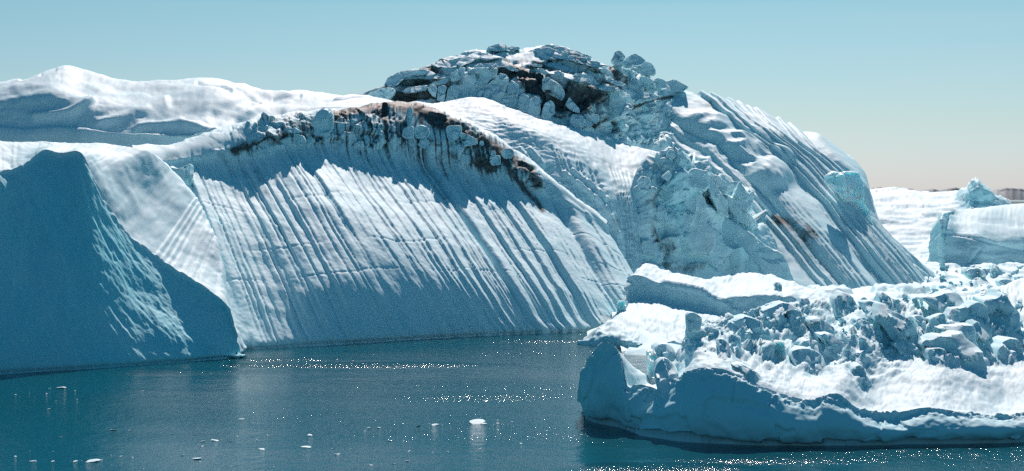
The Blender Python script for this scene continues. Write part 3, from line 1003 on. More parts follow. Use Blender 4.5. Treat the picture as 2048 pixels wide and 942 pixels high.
# lumps along the broken band of the fluted wall
WALL_P = [
    [(618, 262), (622, 240), (634, 222), (644, 212), (656, 216), (663, 232), (664, 256), (655, 275), (630, 272)],
    crop([[(925, 520), (945, 440), (1000, 405), (1060, 410), (1065, 555), (980, 560)]], 640, 180, 0.17578)[0],
    crop([[(1070, 430), (1140, 390), (1230, 420), (1245, 500), (1200, 560), (1075, 560)]], 640, 180, 0.17578)[0],
    crop([[(1110, 620), (1140, 550), (1200, 545), (1245, 590), (1235, 670), (1150, 660)]], 640, 180, 0.17578)[0],
    crop([[(1430, 450), (1440, 415), (1520, 400), (1610, 400), (1605, 480), (1570, 560), (1490, 600), (1440, 540)]], 640, 180, 0.17578)[0],
    crop([[(1590, 560), (1605, 475), (1680, 510), (1790, 560), (1800, 610), (1720, 640), (1620, 640)]], 640, 180, 0.17578)[0],
    crop([[(1920, 800), (1940, 750), (2048, 740), (2060, 850), (1960, 860)]], 640, 180, 0.17578)[0],
    crop([[(1940, 740), (1950, 690), (1990, 690), (2000, 735), (1970, 750)]], 640, 180, 0.17578)[0],
    crop([[(1810, 620), (1820, 580), (1860, 580), (1870, 620), (1840, 640)]], 640, 180, 0.17578)[0],
    crop([[(1000, 660), (1010, 610), (1110, 590), (1135, 650), (1100, 690), (1030, 680)]], 300, 180, 0.17578)[0],
    crop([[(1145, 660), (1180, 625), (1220, 635), (1280, 700), (1260, 750), (1180, 720)]], 300, 180, 0.17578)[0],
    crop([[(1590, 540), (1620, 490), (1680, 490), (1750, 530), (1770, 600), (1680, 620), (1600, 600)]], 300, 180, 0.17578)[0],
    crop([[(1740, 560), (1790, 520), (1860, 550), (1878, 590), (1800, 625), (1750, 620)]], 300, 180, 0.17578)[0],
    crop([[(1510, 460), (1560, 435), (1650, 430), (1720, 470), (1640, 490), (1560, 490)]], 300, 180, 0.17578)[0],
    crop([[(1005, 570), (1040, 520), (1110, 515), (1160, 540), (1150, 600), (1050, 595)]], 300, 180, 0.17578)[0],
    crop([[(1170, 520), (1210, 485), (1260, 500), (1250, 525)]], 300, 180, 0.17578)[0],
    crop([[(1390, 600), (1440, 550), (1520, 560), (1530, 620), (1420, 615)]], 300, 180, 0.17578)[0],
    crop([[(1460, 520), (1500, 465), (1530, 490), (1520, 540)]], 300, 180, 0.17578)[0],
    crop([[(930, 650), (960, 620), (1000, 640), (1000, 680), (950, 680)]], 300, 180, 0.17578)[0],
    crop([[(1230, 640), (1290, 600), (1380, 620), (1400, 690), (1320, 740), (1260, 720)]], 300, 180, 0.17578)[0],
    crop([[(1510, 660), (1560, 620), (1630, 640), (1620, 700), (1530, 720)]], 300, 180, 0.17578)[0],
    crop([[(970, 280), (1000, 200), (1040, 180), (1060, 270), (1010, 320)]], 640, 180, 0.17578)[0],
    crop([[(1160, 330), (1180, 280), (1210, 320), (1195, 360)]], 640, 180, 0.17578)[0],
    [(1002, 308), (1008, 296), (1022, 296), (1030, 306), (1022, 318), (1008, 318)],
    [(325, 345), (332, 332), (352, 338), (374, 326), (376, 350), (372, 385), (350, 395), (330, 380)],
]
for i, pl in enumerate(WALL_P):
    if i in (9, 14, 15, 16, 17, 18, 20, 22):
        continue
    cx = sum(p[0] for p in pl) / len(pl)
    ys = [p[1] for p in pl]
    xs = [p[0] for p in pl]
    hit = WALL.find(cx, max(ys) - 0.2 * (max(ys) - min(ys)), 6)
    if hit is None:
        continue
    d = hit[0][1] - (0.9 if i in (0, 4, 24) else 0.2)
    w = (max(xs) - min(xs)) * d / FPX
    slab('ice_block', pl, d, max(2.0, min(w, 6)), 0.35, 130 + i, 0.08 if i < 21 else 0.3, 0.35, parent=berg, crisp=True)

# pale broken cliff at the right shoulder of the flank
slab('ice_cliff', [(1690, 345), (1712, 340), (1735, 345), (1742, 365), (1738, 400), (1750, 430), (1752, 470), (1740, 500), (1712, 455), (1690, 400), (1684, 370)], 440, 5, 0.45, 301, 0.0, 0.12, parent=berg, rough=0.2, mat=M_CLEAR)
slab('ice_cliff', [(1655, 350), (1672, 340), (1694, 350), (1692, 395), (1672, 380), (1658, 368)], 439, 4, 0.55, 302, 0.0, 0.12, parent=berg, rough=0.2, mat=M_CLEAR)
slab('ice_toe', [(1780, 512), (1800, 508), (1830, 515), (1860, 540), (1885, 565), (1912, 582), (1915, 600), (1800, 606), (1790, 560)], 428, 14, 1.1, 303, 0.0, 0.25, parent=berg, rough=0.12)

# ------------------------------------------------------------------ shaded wedge iceberg on the left
E = [(-420, 395), (-260, 372), (-120, 352), (-60, 350), (0, 345), (45, 328), (85, 301), (125, 308), (162, 309), (190, 370), (250, 462), (300, 500), (345, 535), (400, 568), (450, 606), (470, 655), (479, 690), (483, 708)]
B = [(-470, 800), (-300, 782), (-140, 764), (-70, 757), (0, 750), (50, 746.5), (105, 743), (160, 740), (215, 736.5), (265, 733), (315, 729), (350, 726.5), (385, 724), (415, 721.5), (442, 719.5), (462, 717.5), (474, 716), (484, 714)]
T = [(-420, 300), (-260, 268), (-120, 262), (-60, 270), (0, 276), (50, 280), (105, 282), (160, 288), (220, 292), (290, 300), (345, 340), (385, 385), (410, 425), (432, 480), (450, 540), (462, 610), (478, 670), (490, 700)]
cols = []
for i, (e, b, t) in enumerate(zip(E, B, T)):
    def mix(f):
        return (b[0] + (e[0] - b[0]) * f, b[1] + (e[1] - b[1]) * f)
    lit = math.exp(-((b[0] - 385) / 70.0) ** 2)
    up = math.exp(-((b[0] - 240) / 60.0) ** 2)
    pts = [(*b, None), (*mix(0.14), 64), (*mix(0.32), 58 - 8 * lit + 3 * up), (*mix(0.60), 56 - 12.5 * lit + 3 * up), (*mix(0.85), 58 - 11 * lit + 7 * up), (*e, 58 - 6.5 * lit + 9 * up), (*e, ('+', 0.02))]
    mx_, my_ = (e[0] + t[0]) / 2, (e[1] + t[1]) / 2
    gap = max(2.0, math.hypot(t[0] - e[0], t[1] - e[1]) * 0.17)
    if i <= 8:
        g_ = (10, 10, 10, 10, 11, 12, 14, 17, 21)[i]
        pts += [(mx_, my_, ('+', g_ * 0.5)), (*t, ('+', g_ * 0.5))]
    else:
        pts += [(mx_, my_, ('+', gap * 0.5)), (*t, ('+', gap * 0.5))]
    cols.append(column(pts, (4, 14, 26), (0.9, 0.4)))
cols = cap(cols[0], -8.0) + cols
S = Sheet(cols, 2.0)
S.U -= 4.0
P = S.P
vm = S.V - 1
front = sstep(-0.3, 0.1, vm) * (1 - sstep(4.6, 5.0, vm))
topm = sstep(5.6, 6.3, vm)
st = np.stack([P[..., 0] + 0.55 * P[..., 2], P[..., 1] * 0.6, P[..., 2] * 0.35], -1)
h = front * (0.9 * fbm(P * 0.05, 3) + 0.16 * fbm(st * 0.9, 4, 0.55)) + 0.05 * front * perlin(st * 2.4)
h -= front * 0.5 * stroke(S.X, S.Y, [(20, 420), (60, 480), (50, 560)], 26)
ff, fw = flutes(S.U + 0.05 * perlin(np.stack([S.U, vm, vm * 0], -1)), 0, 15.01, 34, 61, 0.5)
h += topm * (0.35 * fbm(P * 0.10, 4) + 0.10 * fbm(P * 0.6, 3) + 0.16 * (ff - 0.6) * sstep(7.0, 9.0, S.U) + 0.05 * (ff - 0.6) + 0.3 * perlin(P * 0.10))
h += 0.5 * fbm(P * 0.5, 2) * np.exp(-((vm - 5.2) / 0.5) ** 2)
for pts in ([(95, 385), (120, 430), (150, 470)], [(20, 330), (60, 400), (55, 470)], [(160, 330), (185, 420), (230, 520)], [(210, 590), (260, 660), (300, 720)], [(60, 560), (110, 640)]):
    h -= 0.28 * stroke(S.X, S.Y, pts, 4) * (0.6 + perlin(P * 0.3))
h -= 0.55 * np.exp(-((P[..., 2] - 0.25) / 0.32) ** 2)
S.push(h)
S.blue = np.clip(0.75 * front + 0.1 + 0.25 * front * fbm(st * 0.12, 3), 0, 1)  # front painted bluer than the top to deepen the teal of its shade
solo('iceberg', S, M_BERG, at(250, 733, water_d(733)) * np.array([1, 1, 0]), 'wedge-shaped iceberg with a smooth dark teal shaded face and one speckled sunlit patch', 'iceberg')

# ------------------------------------------------------------------ rounded snow hill behind
HP = [(-560, 250, 45, 50, 45, 26), (-400, 226, 50, 54, 48, 26), (-200, 200, 55, 58, 50, 26), (-90, 182, 54, 60, 50, 26), (-10, 164, 54, 62, 52, 24), (60, 146, 52, 62, 52, 20), (125, 133, 52, 60, 38, 18), (180, 146, 56, 50, 26, 16), (245, 165, 62, 36, 22, 15),
      (310, 167, 66, 32, 18, 14), (370, 162, 66, 30, 18, 13), (430, 160, 54, 26, 18, 13), (490, 172, 40, 24, 20, 13), (550, 187, 32, 24, 18, 13), (600, 184, 28, 22, 17, 13), (650, 187, 28, 22, 17, 13), (710, 194, 28, 22, 17, 13), (770, 205, 28, 22, 17, 13)]
cols = []
for (x, ty, a, b, c, e) in HP:
    r = 300 - ty
    cols.append(column([(x, 305, ('d', 345)), (x, 305 - 0.32 * r, a), (x, 305 - 0.58 * r, b), (x, 305 - 0.8 * r, c), (x, ty, e)], (12, 50, 90)))
cols = cap(cols[0], -14.0) + cols
S = Sheet(cols, 2.2)
P = S.P
h = 1.5 * fbm(P * 0.035 + 2.0, 3) + 0.5 * fbm(P * np.array([0.10, 0.10, 0.2]), 3) + 0.10 * fbm(P * 0.6, 3)
for pts, a in (([(200, 245), (300, 215), (330, 205)], 0.9), ([(70, 235), (140, 225), (180, 200)], 1.1), ([(280, 250), (360, 240), (430, 262)], 1.0), ([(480, 240), (520, 225), (560, 225)], -0.8), ([(430, 225), (500, 205)], -0.6)):
    h += a * stroke(S.X, S.Y, pts, 9)
for pts in ([(395, 175), (440, 182), (460, 190)], [(470, 182), (520, 205)], [(550, 200), (600, 195)], [(80, 143), (110, 136)], [(40, 150), (80, 143)]):
    h -= 0.7 * stroke(S.X, S.Y, pts, 3)
S.push(h)
S.blue = np.clip(0.05 + 0 * h, 0, 1)
solo('iceberg', S, M_SNOW, at(200, 305, 345) * np.array([1, 1, 0]), 'rounded snow-covered iceberg rising behind the dark wedge-shaped one', 'iceberg')

# ------------------------------------------------------------------ low tongue floe
TB = [(1156, 688), (1172, 690), (1200, 692), (1245, 696), (1300, 698), (1360, 697), (1430, 693), (1500, 690), (1600, 690), (1720, 690), (1800, 690)]
R1 = [(1160, 684), (1180, 672), (1206, 668), (1250, 680), (1300, 688), (1360, 687), (1430, 683), (1500, 681), (1600, 681), (1720, 681), (1800, 682)]
R2 = [(1166, 678), (1190, 660), (1222, 645), (1262, 640), (1315, 640), (1372, 642), (1440, 646), (1520, 652), (1620, 658), (1740, 660), (1810, 662)]
R3 = [(1172, 674), (1205, 652), (1246, 622), (1266, 598), (1325, 602), (1395, 616), (1455, 630), (1525, 642), (1620, 650), (1740, 650), (1815, 654)]
R4 = [(1173, 673), (1207, 650), (1244, 612), (1259, 552), (1320, 566), (1392, 580), (1450, 596), (1530, 590), (1620, 600), (1740, 616), (1820, 640)]
R5 = [(1174, 672), (1209, 648), (1246, 610), (1285, 530), (1335, 542), (1405, 556), (1495, 546), (1560, 554), (1650, 584), (1750, 603), (1825, 634)]
cols = []
for i in range(len(TB)):
    st_ = 26 if i < 3 else 58
    cols.append(column([(*TB[i], None), (*R1[i], 58), (*R2[i], 12), (*R3[i], 9), (*R4[i], st_), (*R4[i], ('+', 0.02)), (*R5[i], 9)], (6, 14, 22), (0.85, 0.4)))
S = Sheet(cols, 1.9)
P = S.P
vm = S.V - 1
rim = np.exp(-((vm - 0.9) / 0.5) ** 2)
h = 0.25 * fbm(P * np.array([0.2, 0.08, 0.2]), 4) + rim * 0.8 * fbm(P * 0.35, 4) + 0.30 * fbm(P * np.array([0.5, 0.22, 0.5]), 5, 0.6)
h += 0.9 * stroke(S.X, S.Y, [(1330, 570), (1400, 585), (1450, 610), (1470, 625)], 9) * sstep(2.6, 3.2, vm)
wl, wl2, wli = worley(P * 0.5)
h += np.exp(-((S.U - 1.2) / 1.6) ** 2) * (1 - sstep(1.4, 2.4, vm)) * 1.2 * (0.55 - wl)
S.push(h)
S.blue = np.clip(0.15 + 0.3 * (vm < 1), 0, 1)
solo('ice_floe', S, M_SNOW, at(1400, 690, water_d(690)) * np.array([1, 1, 0]), 'low snow-covered ice floe with a stepped ledge, in front of the fluted iceberg', 'ice floe')
TONGUE = S

# single blocks that stand out on the near floe (outlines read off enlarged views)
c5 = lambda p: crop([p], 1300, 560, 0.23359)[0]
c4 = lambda p: crop([p], 1700, 520, 0.25476)[0]
NAMED = [
    (c5([(318, 480), (322, 300), (340, 278), (385, 280), (440, 310), (452, 350), (435, 430), (430, 480), (380, 510), (330, 510)]), 'upright dark pillar of ice standing on the floe beside the flat snow tongue', 0.1, 0.35, 2.5),
    (c5([(40, 640), (60, 590), (110, 565), (190, 570), (232, 620), (225, 690), (180, 710), (100, 680)]), 'dark rounded ice block at the edge of the rubble by the channel', 0.3, 0.4, 4),
    (c5([(0, 640), (60, 640), (140, 690), (120, 730), (60, 800), (0, 790)]), 'turquoise clear ice block low at the edge of the rubble', 0.2, 0.95, 3),
    (c5([(65, 830), (85, 740), (140, 695), (190, 720), (250, 770), (275, 820), (200, 880), (130, 905), (90, 890)]), 'pale smooth ice block with a pointed top behind the front wall', 0.35, 0.3, 3),
    (c5([(650, 430), (690, 395), (800, 335), (860, 330), (960, 360), (1000, 400), (960, 440), (830, 440), (740, 445)]), 'long flat ice slab with a bright turquoise underside', 0.6, 0.75, 5),
    (c5([(965, 290), (1010, 275), (1040, 260), (1160, 222), (1240, 218), (1300, 260), (1200, 280), (1100, 320), (1030, 370), (1000, 340)]), 'snow-capped ice slab with a sharp dark corner overhanging the ledge', 0.6, 0.5, 5),
    (c5([(1200, 300), (1230, 275), (1310, 270), (1350, 320), (1340, 360), (1280, 380), (1220, 350)]), 'rounded blue-grey ice block just below the snow-capped slab', 0.4, 0.4, 3.5),
    (c5([(1390, 390), (1420, 345), (1490, 335), (1560, 370), (1620, 440), (1600, 480), (1520, 490), (1430, 450)]), 'broad dark ice block on the crest of the rubble mound', 0.4, 0.4, 4),
    (c5([(1490, 480), (1600, 470), (1690, 540), (1700, 590), (1640, 610), (1560, 570)]), 'dark ice block leaning below the broad block on the mound', 0.4, 0.4, 4),
    (c5([(1225, 660), (1260, 625), (1350, 610), (1450, 625), (1550, 690), (1540, 720), (1440, 745), (1330, 750), (1260, 710)]), 'wide flat-topped ice block half sunk in the rubble slope', 0.4, 0.45, 5),
    (c5([(1300, 580), (1360, 540), (1420, 525), (1500, 560), (1560, 640), (1450, 620), (1340, 600)]), 'snow-dusted ice slab lying on top of the wide flat-topped block', 0.9, 0.3, 5),
    (c5([(960, 570), (1000, 545), (1100, 550), (1180, 545), (1190, 590), (1150, 620), (1080, 605)]), 'small ice slab with a green-blue glowing end in the rubble', 0.5, 0.9, 3),
    (c5([(600, 570), (620, 530), (660, 522), (710, 560), (700, 610), (640, 605)]), 'small pale boulder of ice in the middle of the rubble slope', 0.3, 0.5, 2.5),
    (c5([(1590, 200), (1640, 150), (1690, 112), (1750, 140), (1800, 190), (1700, 212)]), 'dark hummock of ice where the rubble meets the striped flank', 0.4, 0.35, 4),
    (c5([(1310, 210), (1330, 165), (1390, 163), (1400, 200), (1370, 245), (1330, 235)]), 'squarish shaded ice block beneath the floe ledge', 0.3, 0.35, 3),
    (c5([(735, 745), (830, 745), (900, 780), (940, 830), (860, 800), (780, 775)]), 'thin ice plate lying along the front crest', 0.8, 0.4, 3),
    (c4([(245, 480), (280, 420), (330, 352), (390, 380), (420, 430), (500, 470), (560, 520), (600, 570), (630, 610), (615, 700), (560, 690), (470, 660), (380, 590), (300, 520)]), 'large sail-shaped ice block with a long snowy back', 0.35, 0.45, 5),
    (c4([(155, 350), (200, 332), (290, 345), (330, 370), (290, 430), (220, 430), (165, 420)]), 'small tilted ice block with a pale end behind the sail-shaped block', 0.4, 0.4, 4),
    (c4([(260, 320), (275, 280), (310, 260), (350, 290), (370, 345), (300, 345)]), 'pale dome-shaped ice block at the foot of the furrowed flank', 0.3, 0.3, 3),
    (c4([(620, 320), (680, 305), (770, 300), (870, 262), (910, 258), (945, 290), (955, 370), (880, 400), (820, 440), (740, 380)]), 'wide ice block with a rising snowy top near the flank toe', 0.45, 0.45, 5),
    (c4([(750, 530), (830, 440), (880, 400), (980, 385), (1080, 345), (1150, 375), (1140, 440), (1115, 500), (1060, 525), (900, 530)]), 'big overhanging ice block with a curved underside', 0.25, 0.5, 6),
    (c4([(760, 545), (900, 535), (1060, 522), (1075, 560), (1070, 650), (1060, 700), (960, 610), (850, 590)]), 'flat snowy shelf of ice under the overhanging block', 0.35, 0.3, 5),
    (c4([(1065, 650), (1080, 540), (1120, 500), (1140, 560), (1170, 620), (1185, 720), (1160, 780), (1110, 770)]), 'narrow dark ice pillar beneath the overhanging block', 0.2, 0.4, 4),
    (c4([(620, 700), (700, 640), (780, 610), (900, 610), (985, 600), (1040, 680), (1100, 770), (1000, 810), (920, 795), (820, 720), (700, 715)]), 'broad sloping ice block with a ragged snowy top', 0.4, 0.4, 5),
    (c4([(1100, 330), (1180, 310), (1260, 300), (1320, 250), (1340, 360), (1400, 420), (1400, 560), (1260, 570), (1130, 540), (1130, 470), (1155, 380)]), 'tall curved ice wall with a sharp fin on its top', 0.3, 0.5, 6),
    (c4([(1175, 780), (1220, 700), (1290, 655), (1400, 635), (1420, 780), (1300, 785)]), 'smooth pale rounded ice dome on the floe edge', 0.4, 0.35, 6),
    (c4([(650, 760), (670, 720), (740, 712), (800, 720), (810, 760), (740, 790), (680, 795)]), 'small dark-fronted ice block on the snow plateau', 0.4, 0.5, 3),
    (c4([(480, 700), (510, 655), (560, 680), (582, 730), (540, 750), (490, 740)]), 'small stub of ice at the foot of the sail-shaped block', 0.3, 0.35, 2.5),
    (c4([(380, 690), (410, 660), (480, 690), (520, 740), (480, 760), (420, 720)]), 'low wedge of pale ice beside the small stub', 0.5, 0.4, 3),
    (c4([(660, 480), (720, 450), (790, 435), (805, 480), (750, 520), (690, 510)]), 'pale glassy ice block behind the flat snowy shelf', 0.3, 0.55, 3),
    (c4([(545, 470), (600, 450), (650, 470), (690, 540), (640, 555), (580, 540)]), 'grey snowy ice block on the back of the sail-shaped block', 0.4, 0.3, 3),
    (c4([(160, 460), (210, 420), (265, 420), (240, 470)]), 'thin blue ice plate beside the sail-shaped block', 0.5, 0.7, 2.5),
    (c4([(80, 480), (120, 465), (190, 500), (205, 525), (150, 520)]), 'low blue ice plate on the rubble crest', 0.6, 0.65, 2.5),
    (c4([(30, 940), (60, 860), (120, 835), (162, 860), (165, 915), (110, 945)]), 'dark-ended snow-covered ice hummock on the front plateau', 0.6, 0.35, 5),
    (c4([(1040, 260), (1070, 235), (1120, 232), (1150, 260), (1090, 280)]), 'rounded ice lump in the ice field beyond the floe', 0.4, 0.4, 4),
    (c4([(1345, 170), (1355, 140), (1400, 135), (1400, 200), (1360, 200)]), 'pale blue ice stub standing in the far ice field', 0.2, 0.7, 3),
    (c4([(1195, 180), (1240, 155), (1320, 160), (1320, 190), (1240, 215)]), 'dark blue ice block in the ice field by the grooved iceberg', 0.4, 0.6, 4),
    (c4([(910, 100), (940, 65), (1050, 75), (1130, 70), (1130, 95), (1000, 118)]), 'long low ice block at the foot of the grooved iceberg', 0.4, 0.5, 5),
    (c4([(1120, 85), (1150, 45), (1180, 45), (1208, 85), (1160, 95)]), 'small rounded ice block next to the long low one', 0.3, 0.5, 3),
]
# ------------------------------------------------------------------ near floe with rubble
BE = [((1166, 836), (1158, 800)), ((1178, 842), (1162, 752)), ((1196, 847), (1180, 712)), ((1216, 851), (1203, 685)), ((1232, 854), (1228, 692)), ((1246, 857), (1245, 722)), ((1256, 860), (1256, 772)), ((1264, 863), (1282, 768)),
      ((1270, 865), (1328, 780)), ((1283, 868), (1340, 764)), ((1330, 876), (1362, 752)), ((1370, 881), (1398, 736)), ((1430, 884), (1450, 741)), ((1500, 886), (1510, 768)), ((1570, 887), (1566, 791)), ((1636, 887), (1622, 800)),
      ((1690, 887), (1672, 787)), ((1740, 887), (1716, 815)), ((1800, 886), (1780, 824)), ((1860, 885), (1852, 815)), ((1930, 884), (1930, 824)), ((2000, 882), (2010, 829)), ((2080, 880), (2080, 815)), ((2170, 878), (2170, 812)), ((2280, 874), (2280, 818)), ((2400, 868), (2400, 822)), ((2500, 858), (2500, 824))]
Q3 = [(1163, 806), (1180, 775), (1212, 742), (1250, 716), (1272, 728), (1292, 748), (1308, 764), (1320, 772), (1338, 776), (1350, 745), (1372, 728), (1402, 715), (1460, 716), (1522, 736), (1582, 752), (1640, 755),
      (1692, 746), (1742, 764), (1800, 772), (1865, 772), (1935, 776), (2015, 776), (2085, 770), (2175, 768), (2285, 772), (2400, 778), (2500, 790)]
Q4 = [(1166, 815), (1190, 790), (1225, 762), (1262, 740), (1285, 745), (1302, 758), (1316, 768), (1326, 772), (1340, 768), (1348, 715), (1365, 692), (1395, 680), (1455, 665), (1522, 668), (1592, 682), (1652, 694),
      (1712, 702), (1772, 716), (1832, 724), (1885, 728), (1950, 730), (2030, 726), (2095, 720), (2180, 716), (2285, 722), (2400, 735), (2495, 755)]
Q5 = [(1170, 822), (1195, 800), (1232, 778), (1270, 765), (1290, 768), (1306, 772), (1320, 776), (1330, 778), (1342, 766), (1352, 700), (1372, 678), (1405, 660), (1465, 642), (1535, 624), (1605, 627), (1672, 634),
      (1742, 642), (1802, 652), (1862, 652), (1912, 656), (1970, 652), (2040, 642), (2105, 636), (2185, 630), (2285, 640), (2400, 665), (2490, 710)]
Q6 = [(1172, 826), (1198, 806), (1236, 788), (1274, 780), (1293, 780), (1308, 780), (1322, 780), (1332, 780), (1344, 765), (1356, 694), (1378, 672), (1412, 650), (1476, 630), (1546, 609), (1622, 602), (1692, 595),
      (1756, 599), (1816, 602), (1872, 600), (1922, 594), (1976, 574), (2046, 562), (2110, 556), (2190, 550), (2285, 570), (2400, 610), (2485, 670)]
cols = []
for i, ((b, e), q3, q4, q5, q6) in enumerate(zip(BE, Q3, Q4, Q5, Q6)):
    mid = ((b[0] * 0.55 + e[0] * 0.45), b[1] * 0.55 + e[1] * 0.45)
    lowp = (b[0] * 0.9 + e[0] * 0.1, b[1] * 0.9 + e[1] * 0.1)
    proud = 1.2 if i >= 9 else 0.0
    if i < 9:
        pts = [(*b, None), (*lowp, ('+', -1.2)), (*mid, ('+', -0.6)), (*e, ('+', 1.6 if i > 5 else 2.4)), (*e, ('+', 0.02)),
               (*q3, ('+', 3.5)), (*q4, ('+', 2.5)), (*q5, ('+', 1.5)), (*q6, ('+', 1.5))]
        cols.append(column(pts, (1.5, 3, 5), (0.6, 0.2)))
    else:
        pts = [(*b, ('d', water_d(b[1]) - proud)), (*lowp, ('+', -0.9)), (*mid, ('+', -0.2)), (*e, ('+', 2.6)), (*e, ('+', 0.02)),
               (*q3, 9), (*q4, 13), (*q5, 14), (*q6, 11)]
        cols.append(column(pts, (5, 14, 26), (0.85, 0.4)))
cols += cap(cols[-1], 5.0)
S = Sheet(cols, 1.9)
P = S.P
vm = S.V - 1
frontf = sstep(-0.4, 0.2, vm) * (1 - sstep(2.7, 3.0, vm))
top = sstep(3.9, 4.3, vm)
lip = np.exp(-((vm - 3.0) / 0.35) ** 2)
rub = blob(S.X, S.Y, 1530, 670, 230, 62, 10) + blob(S.X, S.Y, 1900, 640, 260, 60)
rub = np.clip(rub * 1.3, 0, 1) * top
_a, _t, _e = facets(P * np.array([0.16, 0.16, 0.22]) + 0.2 * fbm(P * 0.2, 2)[..., None])
h = frontf * (0.55 * fbm(P * 0.14, 4) + 0.10 * fbm(P * 0.7, 3) + 0.55 * _t + 0.25 * (_a - 0.5)) + lip * (0.4 * fbm(P * 0.8, 4) + 0.25 * fbm(P * 2.2, 2))
wi_, wt_, we_ = facets(P * np.array([0.24, 0.17, 0.24]) + 0.25 * fbm(P * 0.25, 2)[..., None])
vi_, vt_, ve_ = facets(P * np.array([0.7, 0.45, 0.7]) + 0.2 * fbm(P * 0.5, 2)[..., None])
y1_, y2_, yi_ = worley(P * np.array([2.1, 1.3, 2.1]))
q1_, q2_, qi_ = worley(P * np.array([0.85, 0.5, 0.85]) + 0.3 * fbm(P * 0.6, 2)[..., None])
h += rub * (0.55 * (wi_ - 0.45) + 0.8 * wt_ + 0.75 * (0.5 - q1_) * (0.5 + qi_) + 0.16 * vt_ + 0.26 * (0.5 - y1_) * (0.4 + yi_) + 0.3 * fbm(P * 0.6, 5, 0.6))
h += top * (1 - rub) * (0.35 * fbm(P * np.array([0.2, 0.12, 0.2]), 4) + 0.13 * fbm(P * np.array([1.0, 0.5, 1.0]), 4, 0.6))
h += 0.9 * top * (1 - rub) * perlin(P * 0.09)
for (pl, lab, _l, _b, _d) in NAMED[1:34]:          # snow and crumbs banked against the feet of the blocks
    xs_ = [p[0] for p in pl]
    yb_ = max(p[1] for p in pl)
    h += top * 0.9 * blob(S.X, S.Y, sum(xs_) / len(xs_), yb_ + 3, 0.55 * (max(xs_) - min(xs_)), 6.5) * (0.6 + 0.8 * (0.5 - q1_) + 0.5 * fbm(P * 0.8, 3))
S.push(h)
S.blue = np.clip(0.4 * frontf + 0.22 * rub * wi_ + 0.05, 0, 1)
S.dirt = np.zeros_like(h)
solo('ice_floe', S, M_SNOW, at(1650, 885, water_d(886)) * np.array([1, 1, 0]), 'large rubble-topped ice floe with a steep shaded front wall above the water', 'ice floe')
FLOE = S

# ------------------------------------------------------------------ ice field and far bergs on the right
cols = []
for x in np.linspace(20, 330, 14):
    cc = []
    for y, z in ((250, -3), (290, 1.5), (330, 2.2), (380, 2.4), (430, 2.6), (480, 2.6), (530, 2.6), (580, 2.6), (650, 2.4), (760, 2.0), (900, -2)):
        cc.append(np.array([x * (0.6 + 0.4 * y / 400), y, z]))
    cols.append(cc)
S = Sheet(cols, 2.6, 1)
P = S.P
w1_, w2_, wi_ = worley(P * np.array([0.16, 0.10, 0.0]))
v1_, v2_, vi_ = worley(P * np.array([0.5, 0.3, 0.0]))
h = 2.4 * np.clip(wi_ - 0.4, 0, 1) * sstep(0, 0.25, w2_ - w1_) + 0.9 * (0.5 - w1_) + 0.6 * (0.5 - v1_) + 0.5 * fbm(P * 0.2, 3)
S.push_dir(h, (0, 0, 1))
S.dirt = np.clip(0.35 * blob(S.X, S.Y, 1955, 560, 60, 8) * (0.6 + fbm(P * 0.2, 3)), 0, 1)
S.blue = np.clip(0.3 * wi_, 0, 1)
fld = add_sheet('ice_field', S, M_FAR)
fld['kind'] = 'structure'
FIELD = S

# rounded berg with grooves
cols = [
    column([(1850, 548, None), (1855, 520, 60), (1858, 490, 62), (1862, 462, 54), (1866, 452, 20)], (10, 25, 45)),
    column([(1872, 550, None), (1874, 510, 62), (1876, 470, 64), (1878, 440, 60), (1882, 430, 16)], (10, 25, 45)),
    column([(1886, 552, None), (1888, 510, 70), (1886, 470, 70), (1884, 440, 50), (1890, 426, 14)], (10, 25, 45)),
    column([(1920, 553, None), (1920, 520, 40), (1915, 490, 52), (1912, 455, 30), (1915, 420, 10)], (10, 25, 45)),
    column([(1965, 552, None), (1965, 525, 40), (1962, 495, 58), (1960, 462, 30), (1962, 414, 10)], (10, 25, 45)),
    column([(2020, 548, None), (2018, 525, 44), (2015, 500, 58), (2012, 468, 36), (2012, 409, 12)], (10, 25, 45)),
    column([(2080, 544, None), (2078, 520, 50), (2075, 495, 50), (2072, 460, 42), (2070, 408, 14)], (10, 25, 45)),
    column([(2150, 540, None), (2150, 515, 50), (2150, 485, 50), (2150, 450, 40), (2150, 412, 14)], (10, 25, 45)),
    column([(2280, 538, None), (2280, 515, 50), (2280, 490, 48), (2280, 460, 38), (2280, 428, 14)], (10, 25, 45)),
    column([(2380, 538, None), (2380, 520, 50), (2380, 502, 46), (2380, 484, 36), (2380, 465, 14)], (10, 25, 45)),
]
cols += cap(cols[-1], 12.0)
S = Sheet(cols, 2.2)
P = S.P
h = 0.5 * fbm(P * np.array([0.05, 0.05, 0.35]), 4) + 0.12 * fbm(P * 0.7, 3)
for pts in ([(1900, 425), (1890, 470), (1885, 500)], [(1890, 465), (1960, 480), (2048, 500)], [(1905, 425), (1960, 440), (2048, 450)], [(1960, 500), (1930, 540)]):
    h -= 0.6 * stroke(S.X, S.Y, pts, 2.5)
S.push(h)
S.blue = np.clip(0.15 + 0.25 * (1 - sstep(2.0, 3.0, S.U)), 0, 1)
solo('iceberg', S, M_FAR, at(1960, 552, water_d(552)) * np.array([1, 1, 0]), 'grooved round-topped iceberg with a pale vertical cliff at its end', 'iceberg')

